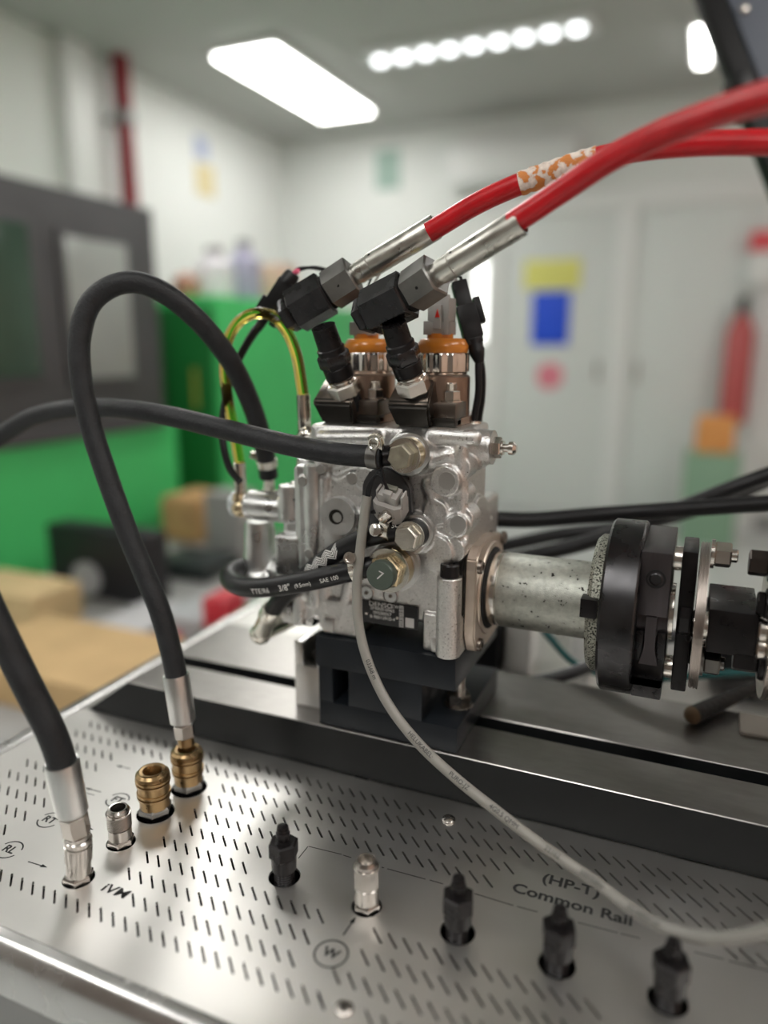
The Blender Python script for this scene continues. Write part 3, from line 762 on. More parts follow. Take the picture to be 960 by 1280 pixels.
# bleed screw at the right top
c = F(604, 562, .505); cy = c.y + .014
b = MB(); b.hexn((-.1388, cy, c.z), (-.1325, cy, c.z), .0135); b.cyl((-.1388, cy, c.z), (-.1310, cy, c.z), .0052, seg=18)
o = b.build('bleed_screw', NUT, t)
MB().lathe((-.1325, cy, c.z), (1, 0, 0), [(0, .0044), (.0012, .0044), (.0012, .0030), (.0050, .0030), (.0055, .0048), (.0088, .0048), (.0108, .0028), (.0108, .0010)], 18).build('bleed_nipple', NUT, o)
MB().cyl((-.1395, cy, c.z), (-.1386, cy, c.z), .0125, seg=30).build('bleed_seat', MACH, t)

# two pumping heads -----------------------------------------------------------
HY = .540
def head(k):
    cx = (-.2470, -.1860)[k]
    s = 'left' if k == 0 else 'right'
    b = MB(); b.cyl((cx, HY, ZD), (cx, HY, F(550, 468, HY).z), .0212, seg=40, bev=.0015)
    b.box(cx - .024, cx + .0225, .510, .575, ZD, ZD + .006, .0012)
    b.build('head_cylinder', HEADC, t, angle=40)
    # stud pad on the right of each head
    MB().box(cx + .0045, cx + .0225, .506, .532, ZD + .006, ZD + .0175, .0015).build('stud_pad', HEAD, t)
    sx_ = cx + .0148; zs = ZD + .0175
    st = MB().hexn((sx_, .519, zs + .001), (sx_, .519, zs + .0082), .0112).build('stud_nut', NUT, t)
    MB().cyl((sx_, .519, zs), (sx_, .519, zs + .0011), .0082, seg=26).build('washer', NUT, st)
    pr = []
    for i in range(9): pr += [(.0080 + i * .0006, .0040), (.0083 + i * .0006, .0036)]
    MB().lathe((sx_, .519, zs), (0, 0, 1), pr + [(.0140, .0034)], 16).build('stud', NUT, st)
    # dark nose block that carries the outlet fitting: chamfered to a slanted seat
    x0, x1 = cx - .0270, cx + .0060
    prof = [(HY - .006, ZD), (.4985, ZD), (.4945, ZD + .0150), (.4965, ZD + .0180), (.5180, ZD + .0335), (HY - .006, ZD + .033)]
    b = MB(); b.prism([(x0, y, z) for y, z in prof], (x1 - x0, 0, 0))
    for v in b.bm.verts:
        if v.co.x > cx and v.co.z > ZD + .02: v.co.x -= .0045
        if v.co.x < cx and v.co.z < ZD + .01: v.co.x += .0070
    bmesh.ops.bevel(b.bm, geom=list(b.bm.edges), offset=.0016, segments=2, affect='EDGES')
    b.bm.normal_update()
    bmesh.ops.recalc_face_normals(b.bm, faces=b.bm.faces)
    for f in b.bm.faces:
        if f.normal.y < -.8: f.material_index = 1
    b.build('nose_block', [HEAD, HEADB], t, angle=45)
    b = MB(); b.box(cx + .0045, cx + .0225, .5045, .520, ZD + .0003, ZD + .0065, .0012); b.build('nose_foot', HEADB, t)
    # castellated nut, seal, connector
    zn0, zn1, zo = F(550, 465, HY).z, F(550, 441, HY).z, F(550, 423, HY).z
    b = MB()
    b.lathe((cx, HY, zn0 - .0015), (0, 0, 1), [(0, .0185), (.0015, .0192), (.0022, .0203), (zn1 - zn0 - .0005, .0203), (zn1 - zn0 + .0015, .0195), (zn1 - zn0 + .0015, .012)], 96, flute=.075, nfl=12)
    b.build('ring_nut', NUT, t, angle=25)
    MB().lathe((cx, HY, zn1), (0, 0, 1), [(0, .0186), (.0008, .0192), (.0050, .0193), (.0068, .0186), (zo - zn1 - .0004, .0165), (zo - zn1, .0140)], 40).build('orange_seal', ORANGE, t, angle=60)
    MB().cyl((cx - .002, HY, zo), (cx - .002, HY, zo + .0035), .0098, seg=22).build('seal_neck', ORANGE, t)
    zc = zo + .0025
    b = MB(); b.box(cx - .0125, cx + .0075, HY - .009, HY + .009, zc, zc + .010, .0008); b.box(cx - .0095, cx + .0075, HY - .008, HY + .008, zc + .010, zc + .0265, .0008)
    b.box(cx - .0045, cx + .0020, HY - .0105, HY - .008, zc + .004, zc + .0215, .0006); b.box(cx + .0035, cx + .0075, HY - .0095, HY - .006, zc, zc + .0285, .0005)
    cn = b.build('head_connector', GREYPL, t, angle=20)
    b = MB(); b.box(cx - .0035, cx + .0012, HY - .0086, HY + .004, zc + .0265, zc + .0295, .0005); b.build('wire_seal', YELW, cn)
    b = MB(); b.prism([(cx - .0025, HY - .0112, zc + .0125), (cx + .0010, HY - .0112, zc + .0125), (cx - .0007, HY - .0112, zc + .0185)], (0, .0006, 0)); b.build('red_mark', REDW, cn)
    for q in (-.001, .0012):
        MB().tube(spline([(cx - .001 + q, HY - .004, zc + .027), (cx + .003 + q * 2, HY, zc + .040), (cx + .008 + q * 3, HY + .006, zc + .052), (cx + .004, HY + .03, zc + .058)]), .0009, 8).build('connector_wire', (BLKPL, GREYPL)[q > 0], cn)
head(0); head(1)

# outlet fittings on the noses ---------------------------------------------------
def outlet(A, B, label):
    A = Vector(A); B = Vector(B); a = (B - A).normalized(); L = (B - A).length
    hx_ = None
    o = thing('delivery_adapter', label, 'fitting', A)
    MB().lathe(A - a * .012, a, [(0, .0098), (.0135, .0098)], 26).build('seat_thread', HOLE, o)
    MB().hexn(A, A + a * .0105, .0218, hint=(0, -1, .3), ch=.1).build('silver_hexagon', NUT, o)['label'] = 'bright steel hexagon'
    MB().lathe(A + a * .0105, a, [(0, .0098), (.0008, .0098), (.0008, .0086), (.0022, .0086), (.0022, .0100), (.0032, .0100), (.0032, .0084), (.0045, .0084)], 28).build('neck', NUT, o)
    MB().lathe(A + a * .0142, a, [(0, .0092), (.001, .0106), (.0095, .0108), (.0105, .0100)], 32).build('collar', BLKOX, o)
    MB().hexn(A + a * .0242, A + a * .0350, .0212, hint=(0, -1, .3), ch=.13).build('black_hexagon', GUN, o)
    MB().lathe(A + a * .0345, a, [(0, .0104), (.004, .0104), (.0048, .0092), (L - .0345, .0088)], 24).build('stem', BLKOX, o)
    return o
OA = (F(433, 494, .506), F(404, 408, .484)); OB = (F(519, 490, .506), F(492, 405, .484))
outlet(*OA, 'black and silver delivery adapter on the left nose of the pump')
outlet(*OB, 'black and silver delivery adapter on the right nose of the pump')

# left cover with the feed pump -----------------------------------------------------
b = MB()
LX = -.2675
b.box(-.2920, LX - .0012, FY + .004, .600, 1.022, 1.148, .004)
b.box(-.2860, LX - .0012, FY - .001, .600, 1.040, 1.140, .003)
b.cyl((-.273, FY + .004, 1.035), (-.273, FY + .004, 1.150), .0075, seg=20)
b.box(-.3050, -.285, FY + .010, .590, 1.026, 1.052, .004)          # lower shoe
b.box(-.3080, -.285, FY + .012, .590, 1.085, 1.120, .005)
c = F(320, 634, .505); zt2 = c.z                                    # horizontal valve bore
b.cyl((-.345, .512, zt2), (-.278, .512, zt2), .0125, seg=30)
b.cyl((-.2945, .512, zt2 - .010), (-.2945, .512, F(360, 600, .512).z), .0088, seg=26)      # upright bore
b.box(-.322, -.285, .512, .56, zt2 - .004, zt2 + .014, .004)
bc = F(326, 700, .525); zg_ = bc.z
zr0, zr1 = F(326, 719, .525).z, F(326, 650, .525).z
b.lathe((bc.x, .525, zr0), (0, 0, 1), [(-.004, .0150), (-.001, .0185), (.0045, .0190), (.0065, .0165), (.012, .0152), (.024, .0138), (zr1 - zr0, .0125)], 40)
b.cyl((bc.x, .530, zg_ - .012), (-.290, .530, zg_ - .012), .017, seg=28)
q0, q1 = F(341, 668, FY + .003), F(377, 728, FY + .003)
b.box(q0.x, q1.x, FY + .003, .56, q1.z, q0.z, .0035)
b.cyl((F(362, 600, .505).x, .505, zt2 - .008), (F(362, 600, .505).x, .505, F(362, 606, .505).z), .0092, seg=26)
q0, q1 = F(348, 738, FY + .002), F(392, 786, FY + .002)
b.box(q0.x, q1.x, FY + .002, .58, q1.z, q0.z, .004)
b.cyl((F(372, 760, FY).x, FY + .004, q1.z + .002), (F(372, 760, FY).x, FY + .004, q0.z), .007, seg=20)
cast(b, 'front_cover', CASTS, t, .0010, 4)
MB().box(LX - .0012, LX + .001, FY + .003, .600, 1.022, 1.150).build('cover_gasket', HEADB, t)
o = MB().lathe((-.3440, .512, zt2), (-1, 0, 0), [(0, .0085), (.008, .0085), (.009, .0112), (.0155, .0112), (.0175, .0092)], 28).build('end_plug', mat('pale_plug', (.72, .76, .78), .35, .4), t)
o['label'] = 'pale blue white end plug'
# cover ribs and bolts
for px, py in ((382, 600), (405, 585), (390, 690), (352, 740)):
    c = F(px, py, FY + .002); MB().hexn((c.x, FY + .004, c.z), (c.x, FY - .004, c.z), .0075).build('cover_bolt', MACH, t)
# deck tube on the far left top
c = F(384, 585, .515)
MB().lathe((c.x, .515, F(384, 600, .515).z), (0, 0, 1), [(0, .0085), (.016, .0085), (.018, .0075)], 26).build('upper_bore', CASTS, t)
MB().box(-.287, -.262, .500, .56, F(380, 572, .5).z, F(380, 545, .5).z, .004).build('deck_wing', CAST, t)
c2 = F(385, 545, .512)
MB().ball((c2.x, .512, c2.z), .0085).build('banjo_eye', ZINC, t)
# suction control valve: black plate with grey connector
b = MB()
pts = [(-.018, -.019), (-.0165, .008), (-.011, .0165), (0, .0195), (.010, .0165), (.0165, .007), (.019, -.019), (.010, -.026), (-.010, -.026)]
c = F(484, 620, FY - .003)
b.prism([(c.x + x, FY + .001, c.z + z) for x, z in [(1.12 * p, 1.12 * q) for p, q in pts]], (0, -.0075, 0))
bmesh.ops.bevel(b.bm, geom=list(b.bm.edges), offset=.0012, segments=2, affect='EDGES')
b.build('valve_plate', mat('valve_plate_grey', (.085, .085, .088), .45, .4, bump=.1, bscale=200), t)
c = F(490, 622, FY - .02); ax = Vector((.18, -.55, .80)).normalized()
o0 = Vector((c.x, FY - .022, c.z - .004))
a, u, v = frame(ax, (0, -1, 0))
MB().lathe(o0 - a * .014, a, [(0, .010), (.012, .0105)], 24).build('valve_stub', BLKPL, t)
b = MB()
sh = [(-.0105, .0065), (-.0070, .0090), (.0070, .0090), (.0105, .0065), (.0105, -.0065), (.0070, -.0085), (-.0070, -.0085), (-.0105, -.0065)]
A0 = [o0 - a * .010 + v * p + u * q for p, q in sh]
b.prism(A0, a * .0155)
b.build('valve_socket', GREYPL, t, angle=30)
b = MB(); b.obox(o0 + a * .0075, a, u, .010, .0145, .011, .0006); b.obox(o0 + a * .0080 + v * .0105, a, u, .012, .0015, .008, .0003); b.obox(o0 + a * .0105 + u * .0035, a, u, .010, .006, .004, .0004); b.obox(o0 + a * .0085 - v * .0085, a, u, .010, .0015, .007, .0003)
b.build('valve_plug', GREYPL, t, angle=20)
MB().obox(o0 + a * .0135 - u * .002, a, u, .0035, .009, .004, .0004).build('plug_clip', mat('clip_olive', (.17, .17, .14), .45), t)
CONN_TOP = o0 + a * .013

# ================================================================== DRIVE COUPLING (along X, axis ya, za)
def sx(px, py=752): return onY(px, py, ya).x
AXX = (1, 0, 0)
def ringx(p, *prof): return p
t = thing('drive_coupling', 'steel drive coupling with a speckled sleeve and a black disc, right of the pump', 'coupling', (-.05, ya, za))
def lx(name, m, prof, seg=56, par=None, lab=None, angle=34):
    o = MB().lathe((0, ya, za), AXX, prof, seg).build(name, m, par or t, angle=angle)
    if lab: o['label'] = lab
    return o
lx('polished_collar', NUT, [(-.1402, .0250), (-.1402, .0280), (-.1392, .0286), (sx(630, 735) - .001, .0286), (sx(630, 735) - .0002, .0277), (sx(630, 735) + .0004, .0277)])
lx('sleeve', SLEEVE, [(sx(630, 735), .0240), (sx(630, 735), .0280), (sx(631, 735) + .0005, .0286), (sx(748), .0286)])
f0, f1 = sx(743), sx(763)
b = MB(); b.lathe((0, ya, za), AXX, [(f0, .047), (f0 + .003, .050), (f1, .050), (f1, .02)], 56)
b.build('sleeve_flange', SPECK, t)
b = MB(); zk = onY(745, 758, ya - .045).z; b.box(f0 - .003, f0 + .008, ya - .0525, ya - .040, zk - .0065, zk + .0065, .0005); b.build('drive_key', BLKOX, t)
d0, d1 = sx(760), sx(802)
lx('disc', GUN, [(d0, .030), (d0, .0605), (d0 + .0018, .0622), (d1 - .0012, .0622), (d1, .0612), (d1, .030)], 72, lab='black steel disc')
h0, h1 = d1 - .0002, sx(838)
hub = MB(); hub.lathe((0, ya, za), AXX, [(h0, .034), (h1, .034)], 48); hub = hub.build('hub', DKHUB, t)
hm = (h0 + h1) / 2
b = MB(); b.box(h0, h1, ya - .040, ya + .040, za + .008, za + .052, .0012); b.build('hub_block', DKHUB, t)['label'] = 'upper grey violet hub block'
hz_ = onY(822, 724, ya - .040).z
b = MB(); b.lathe((hm + .0005, ya - .0395, hz_), (0, -1, 0), [(0, .0063), (.0012, .0063), (.0012, .0050), (.0004, .0050)], 26); o = b.build('bore_ring', HOLE, t)
MB().lathe((hm + .0005, ya - .0395, hz_), (0, -1, 0), [(0, .0042), (.0010, .0042), (.0016, .0034)], 22).build('pin', GUN, o)
b = MB(); b.prism([(hm - .0034, ya - .041, za + .008), (hm + .0034, ya - .041, za + .008), (hm + .0034, ya - .041, za - .014), (hm + .0060, ya - .041, za - .026), (hm - .0060, ya - .041, za - .026), (hm - .0034, ya - .041, za - .014)], (0, .03, 0)); b.build('hub_web', DKHUB, t, angle=20)
b = MB(); b.box(h0, h1, ya - .0375, ya + .038, za - .052, za - .024, .0012); b.box(h0, h0 + .0055, ya - .0375, ya + .036, za - .026, za - .004, .0008); b.box(h1 - .0055, h1, ya - .0375, ya + .036, za - .026, za - .004, .0008); b.build('hub_block', GUN, t)
b = MB(); b.lathe((0, ya, za), AXX, [(h0, .0525), (h0 + .001, .0535), (h1 - .001, .0535), (h1, .0525)], 64); 
for v in list(b.bm.verts):
    if v.co.z > za - .036: v.co.z = za - .036
b.build('hub_rim', BLKOX, t)
lx('silver_washer', NUT, [(h1, .014), (h1, .020), (h1 + .003, .020), (h1 + .003, .014)], 40)
q0, q1 = sx(847, 765), sx(866, 768)
b = MB(); b.box(q0, q1, ya - .022, ya + .022, za - .050, za + .050, .0015); b.build('coupling_plate', BLKOX, t)
for zz_ in (.040, -.040):
    MB().cyl((h1, ya - .004, za + zz_), (q0, ya - .004, za + zz_), .0085, seg=26).build('silver_spacer', NUT, t)
# centre hexagon boss
b = MB(); b.hexn((q0 + .001, ya - .0235, za + .002), (q1 - .001, ya - .0235, za + .002), .017); b.build('plate_boss', GUN, t)
# spring disc pack: thin laminations
xx = q1 + .0012
for k in range(6):
    MB().lathe((xx + k * .0010, ya, za), AXX, [(0, .028), (0, .0505 + (k % 2) * .0006), (.0007, .0505 + (k % 2) * .0006), (.0007, .028)], 52).build('spring_disc', SHIM, t)
x6 = xx + .0062
for y_, z_ in ((-.020, .012), (.010, -.02)):
    MB().cyl((q1, ya + y_, za + z_ - .012), (x6 + .004, ya + y_, za + z_ - .012), .0095, seg=26, bev=.001).build('silver_spacer', NUT, t)
def nutx(x, py, Y, m, af, L, tip=.0, label=None):
    z = onY(890, py, Y).z
    o = MB(); o.lathe((x, Y, z), AXX, [(0, af * .66), (.0022, af * .66)], 26); o.hexn((x + .0022, Y, z), (x + L, Y, z), af)
    if tip: o.cyl((x + L - .001, Y, z), (x + L + tip, Y, z), af * .30, seg=18, bev=.0006)
    o = o.build('lock_nut', m, t)
    if label: o['label'] = label
nutx(x6, 692, ya - .010, NUT, .0150, .0125, .004, 'bright silver lock nut')
nutx(x6, 828, ya - .012, PHOS, .0155, .0125, .003, 'grey lock nut')
# square spacer shaft, second disc pack and its bolts
s0, s1 = x6 + .002, sx(943, 780)
b = MB(); b.box(s0, s1, ya - .0300, ya + .030, za - .0150, za + .0150, .0012); b.build('spacer_shaft', BLKOX, t)
MB().cyl((s0 - .002, ya, za), (s1 + .004, ya, za), .0130, seg=30).build('shaft_core', GUN, t)
for k in range(2): MB().cyl((s1 + .0002, ya - .026, za + .004 - k * .012), (s1 + .006, ya - .026, za + .004 - k * .012), .0085, seg=24, bev=.001).build('silver_spacer', NUT, t)
for k in range(6):
    MB().lathe((s1 + .0062 + k * .0010, ya, za), AXX, [(0, .028), (0, .0505 + (k % 2) * .0006), (.0007, .0505 + (k % 2) * .0006), (.0007, .028)], 52).build('spring_disc', SHIM, t)
x9 = s1 + .0062
def boltx(py, m, af, L, Y):
    z = onY(930, py, Y).z
    o = MB(); o.hexn((x9 - L, Y, z), (x9 - .0035, Y, z), af); o.lathe((x9 - .0036, Y, z), AXX, [(0, af * .72), (.0018, af * .78), (.0035, af * .78)], 26); o.build('flange_bolt', m, t)
boltx(702, mat('bolt_brown_black', (.05, .04, .035), .35, .8), .0150, .0150, ya - .016)
boltx(822, BLKOX, .0170, .0185, ya - .022)
boltx(752, BLKOX, .0140, .0085, ya - .027)
lx('end_flange', BLKOX, [(s1 + .0125, .02), (s1 + .0125, .048), (s1 + .030, .048), (s1 + .030, .02)], 48)
lx('drive_shaft', GUN, [(s1 + .028, .018), (.1499, .018)], 32)
t2 = thing('motor', 'dark motor drive housing on the rails at the right end of the shaft', 'motor', (.24, ya, ZB))
MB().box(.150, .335, .485, .63, ZB, 1.13, .008).build('motor_housing', DKGREY, t2)
MB().box(.145, .338, .482, .635, ZB, ZB + .012, .002).build('motor_foot', BLKSTEEL, t2)

# ================================================================== QUICK COUPLINGS IN THE PANEL
ZT = ZP - .028                       # tray they are screwed to
def topz(px, py, Y): return onY(px, py, Y).z
def brass(cx, cy, zt, label, group='quick couplings in the left column'):
    o = thing('quick_coupling', label, 'coupling', (cx, cy, ZT), group)
    hgt = zt - ZP; z = ZP
    MB().cyl((cx, cy, ZT), (cx, cy, z + .003), .0095, seg=24).build('thread', GUN, o)
    MB().hexn((cx, cy, z + .001), (cx, cy, z + .007), .0215).build('base_hexagon', PHOS, o)
    k = hgt / .040
    pr = [(.006, .0100), (.0065, .0108), (.0155 * k, .0108), (.0158 * k, .0118), (.0178 * k, .0122), (.0180 * k, .0112), (.0192 * k, .0112), (.0194 * k, .0122), (.0212 * k, .0122), (.0214 * k, .0114),
          (.0280 * k, .0114), (.0282 * k, .0122), (.0300 * k, .0126), (.0303 * k, .0116), (.0313 * k, .0116), (.0316 * k, .0126), (.0335 * k, .0126), (.0338 * k, .0118), (.0346 * k, .0118), (.0350 * k, .0124), (.0372 * k, .0120), (.0396 * k, .0096)]
    MB().lathe((cx, cy, z), (0, 0, 1), pr, 40, cap=(True, False)).build('brass_sleeve', BRASS, o, angle=25)
    MB().lathe((cx, cy, z), (0, 0, 1), [(.0392 * k, .0099), (.040 * k, .0088), (.0395 * k, .0072), (.0385 * k, .0066), (.028 * k, .0060), (.026 * k, .0060)], 32, cap=(False, True)).build('socket', BRASS, o)
    MB().torus((cx, cy, z + .0392 * k), (0, 0, 1), .0094, .0007, 40, 8, .5, 5.9).build('snap_ring', mat('dark_brass', (.2, .14, .07), .3, 1), o)
    MB().cyl((cx, cy, z + .0255 * k), (cx, cy, z + .027 * k), .0061, seg=24).build('valve_core', HOLE, o)
    return o
zbl = topz(190, 962, .3789); zbr = zbl - .001
brass(-.3495, .3789, zbl, 'open brass quick coupling, third in the left column of the panel')
brass(-.3465, .4145, zbr, 'brass quick coupling with the tall arching hose plugged in')
def nickel(cx, cy, zt, r, label, knurl=True, hexr=True, open_=True):
    o = thing('quick_coupling', label, 'coupling', (cx, cy, ZT))
    z = ZP; H = zt - ZP
    MB().cyl((cx, cy, ZT), (cx, cy, z + .001), r * .8, seg=22).build('thread', GUN, o)
    MB().hexn((cx, cy, z - .001), (cx, cy, z + .0042), r * 1.95).build('base_hexagon', NICKEL, o)
    MB().lathe((cx, cy, z), (0, 0, 1), [(.0042, r * .88), (.0045, r * .95), (H * .44, r * .95), (H * .45, r * .90), (H * .47, r * .90)], 30).build('body', NICKEL, o)
    if knurl:
        b = MB(); n = 44
        rings = []
        for i in range(13):
            rr = [b.bm.verts.new((cx + (r * (1.0 - .035 * ((j + i) % 2))) * math.cos(2 * math.pi * j / n), cy + (r * (1.0 - .035 * ((j + i) % 2))) * math.sin(2 * math.pi * j / n), z + H * (.47 + .36 * i / 12))) for j in range(n)]
            rings.append(rr)
        for A, B in zip(rings, rings[1:]):
            for j in range(n): b.face((A[j], A[(j + 1) % n], B[(j + 1) % n], B[j]))
        b.build('knurled_sleeve', KNURL, o, smooth=False)
    else:
        MB().lathe((cx, cy, z), (0, 0, 1), [(H * .45, r * .9), (H * .46, r), (H * .83, r), (H * .84, r * .96)], 8).build('octagon_sleeve', NICKEL, o, angle=15)
    MB().lathe((cx, cy, z), (0, 0, 1), [(H * .82, r * .98), (H * .83, r * 1.03), (H * .87, r * 1.03), (H * .875, r * .9), (H * .94, r * .9), (H * 1.0, r * .76), (H * .995, r * .62), (H * .7, r * .52), (H * .6, r * .5)], 34, cap=(False, True)).build('lip', NICKEL, o, angle=25)
    MB().cyl((cx, cy, z + H * .60), (cx, cy, z + H * .66), r * .5, seg=20).build('valve_core', HOLE, o)
    return o
nickel(-.3490, .3425, topz(147, 1009, .3425), .0083, 'small knurled nickel quick coupling, second in the left column, below the FT mark')
nickel(-.1660, .3560, topz(456, 1074, .3560), .0078, 'nickel coupling with an octagonal body standing between the black plugs, by the W mark', knurl=False)
# black plugs ------------------------------------------------------------------
def black_plug(cx, cy, label):
    o = thing('black_fitting', label, 'fitting', (cx, cy, ZT), 'black capped fittings across the panel')
    z = ZP
    pr = [(ZT - ZP, .0062)]
    for i in range(16): pr += [(-.020 + i * .0016, .0068), (-.0192 + i * .0016, .0061)]
    MB().lathe((cx, cy, z), (0, 0, 1), pr + [(.0065, .0061)], 22).build('thread', BLKOX, o)
    MB().lathe((cx, cy, z), (0, 0, 1), [(.0060, .0060), (.0066, .0080), (.0160, .0084)], 30).build('skirt', BLKOX, o)
    MB().hexn((cx, cy, z + .0155), (cx, cy, z + .0265), .0170, hint=(.3, -1, 0), ch=.09).build('hexagon', BLKOX, o)
    MB().lathe((cx, cy, z), (0, 0, 1), [(.0262, .0052), (.0268, .0056), (.0270, .0036), (.0295, .0034), (.0300, .0044), (.0325, .0046), (.0330, .0036), (.0342, .0034), (.0350, .0040), (.0372, .0036), (.0380, .0020)], 22).build('nipple', BLKOX, o)
    return o
bp = black_plug(-.2264, .3585, 'leftmost black hexagon plug on the panel, at the bend of the cut line')
for x, l in ((-.1080, 'black hexagon plug right of the octagonal nickel coupling, below the slotted rows'), (-.0495, 'black hexagon plug directly below the lettering Common Rail'), (.0090, 'black hexagon plug nearest the right edge, under the grey cable')):
    copy_thing(bp, (x, .3585, ZT), l)

# ================================================================== HOSES
def ferrule(par, p, d, prof, m, name='ferrule', seg=32):
    return MB().lathe(p, d, prof, seg, cap=(True, True)).build(name, m, par, angle=30)
def text_on(par, name, s, size, path, r, s0, ang=0., flip=False, sx=1., m=None):
    b = MB(); put_text_tube(b, s, size, path, r, s0, ang, flip, sx); b.build(name, m or WINK, par, smooth=False)

# leaning hose at the left edge, plugged into the nickel coupling in front
base = Vector((-.3488, .3037, ZP)); fa = onY(91, 1016, .3030); fb = onY(77, 952, .3000)
d = (fb - fa).normalized()
h1_ = thing('black_hose', 'thick black hose leaning out of the left edge, crimped into the frontmost nickel coupling', 'hose', base)
path = spline([fa + d * .003, fb, onY(64, 915, .298), onY(40, 868, .296), onY(12, 812, .294), onY(-20, 745, .292), onY(-60, 650, .290), onY(-120, 520, .29)])
MB().tube(path, .0088, 20).build('hose_body', RUB, h1_)
L = (fb - fa).length
ferrule(h1_, fa, d, [(-.001, .0070), (0, .0088), (.0015, .0098), (L * .5, .0103), (L - .001, .0103), (L, .0100), (L - .0003, .0089), (L - .006, .0088)], FERR)['label'] = 'satin silver crimp ferrule'
nd = (fa - base).normalized(); NL = (fa - base).length
MB().hexn(fa - d * .016, fa - d * .001, .0150, ch=.1).build('nipple_hexagon', NICKEL, h1_)
MB().lathe(fa - d * .0190, d, [(0, .0062), (.0006, .0078), (.003, .0078), (.0036, .0066)], 26).build('collar', NICKEL, h1_)
o = nickel_rl = thing('quick_coupling', 'nickel quick coupling with the leaning thick hose, frontmost in the left column', 'coupling', (base.x, base.y, ZT))
zr = (fa - d * .0185).z; H = zr - ZP
MB().cyl((base.x, base.y, ZT), (base.x, base.y, ZP + .001), .0068, seg=22).build('thread', GUN, o)
MB().hexn((base.x, base.y, ZP - .001), (base.x, base.y, ZP + .0042), .0168).build('base_hexagon', NICKEL, o)
ax_ = ((fa - d * .0185) - base).normalized()
MB().lathe(base, ax_, [(.0040, .0078), (H * .46, .0078), (H * .48, .0086), (H * .84, .0087), (H * .85, .0080), (H * .88, .0080), (H * .89, .0086), (H * .97, .0086), (H, .0076)], 34).build('body', NICKEL, o, angle=25)

# tall arching hose
base = Vector((-.3465, .4145, zbr)); fa = onY(229, 903, .4140); fb = onY(220, 843, .4150); d = (fb - fa).normalized(); L = (fb - fa).length
h2_ = thing('black_hose', 'tall black hose arching from the rear brass coupling up and over to the feed pump', 'hose', base)
path2 = spline([fa + d * .003, fb, onY(214, 815, .4155), onY(200, 764, .416), onY(180, 715, .417), onY(158, 662, .418), onY(132, 590, .420), onY(113, 530, .422), onY(101, 470, .424), onY(100, 420, .428), onY(114, 378, .435),
                onY(142, 357, .444), onY(172, 353, .453), onY(205, 366, .463), onY(245, 398, .478), onY(284, 445, .498), onY(312, 500, .516), onY(328, 550, .530), onY(334, 582, .537), onY(336, 596, .540)])
MB().tube(path2, .0081, 20).build('hose_body', RUB, h2_)
ferrule(h2_, fa, d, [(-.001, .0060), (0, .0078), (.0015, .0096), (L * .5, .0098), (L - .001, .0099), (L, .0096), (L - .0003, .0083), (L - .006, .0082)], FERR)['label'] = 'satin silver crimp ferrule'
b = MB(); b.hexn(fa - d * .0120, fa - d * .001, .0138, ch=.1); b.build('nipple_hexagon', NICKEL, h2_)
MB().lathe(fa - d * .0185, d, [(0, .0062), (.0068, .0062), (.0072, .0055)], 24).build('plug', BRASS, h2_)
e = path2[-1]
MB().lathe(onY(333, 574, .536), (e - onY(333, 574, .536)), [(0, .0083), (.0004, .0091), (.0066, .0091), (.0070, .0083)], 30).build('hose_clamp', ZINC, h2_)
cc = onY(320, 570, .533); MB().obox(cc, (1, .2, -.3), (0, 0, 1), .010, .006, .006, .001).build('clamp_screw', ZINC, h2_)
MB().lathe(e, Vector((0, 0, -1)), [(-.006, .0048), (.012, .0048), (.012, .0065), (.020, .0065)], 20).build('inlet_stub', ZINC, h2_)

# horizontal hose to the banjo at the top of the pump front
jc = onY(513, 566, FY - .024)
h3_ = thing('black_hose', 'black hose sweeping level from the left edge to the top banjo bolt on the pump', 'hose', jc)
path3 = spline([onY(-90, 640, .470), onY(-40, 578, .468), onY(0, 546, .466), onY(40, 522, .465), onY(90, 511, .464), onY(150, 511, .463), onY(210, 520, .462), onY(270, 534, .461), onY(330, 549, .460), onY(390, 562, .460), onY(440, 569, .461), onY(478, 571, .463)])
MB().tube(path3, .0079, 20).build('hose_body', RUB, h3_)
k3 = onY(469, 570, .463)
MB().lathe(k3 - Vector((.0045, 0, 0)), (1, 0, -.05), [(0, .0082), (.0004, .0090), (.0084, .0090), (.0088, .0082)], 30).build('clip_band', PHOS, h3_)
ct = onY(470, 553, .456)
b = MB()
for i in range(10): b.obox(ct + Vector(((i - 4.5) * .0010, 0, .002 * math.sin(i * .35))), (1, 0, 0), (0, -.3, 1), .0006, .005, .009, .0001)
b.torus(ct + Vector((0, -.0035, -.0005)), (0, -1, .2), .0035, .0009, 20, 8); b.build('clip_crimp', ZINC, h3_)
def banjo(par, px, py, rr, af, m_eye, m_bolt, L1, wash=True, capm=None, capY=None):
    c = onY(px, py, FY - .010)
    c = Vector((c.x, FY - .010, c.z))
    MB().lathe(c, (0, -1, 0), [(-.002, rr * 1.18), (.0018, rr * 1.18), (.0022, rr), (.0040, rr)], 34).build('copper_washer', MACH, par)
    MB().lathe(c + Vector((0, -.004, 0)), (0, -1, 0), [(0, rr * .86), (.0012, rr), (.0095, rr), (.0105, rr * .9)], 34).build('banjo_eye', m_eye, par)
    MB().lathe(c + Vector((0, -.0145, 0)), (0, -1, 0), [(0, rr * 1.02), (.0016, rr * 1.02)], 30).build('washer', ZINC, par)
    o = MB().hexn(c + Vector((0, -.0160, 0)), c + Vector((0, -.0160 - L1, 0)), af, hint=(.25, 0, 1), ch=.1).build('banjo_bolt', m_bolt, par)
    return c
c3 = banjo(h3_, 515, 566, .0118, .0155, YZINC, mat('worn_bolt_head', (.40, .37, .29), .4, .8, bump=.25, bscale=300, cvar=.25, cscale=120), .0085)
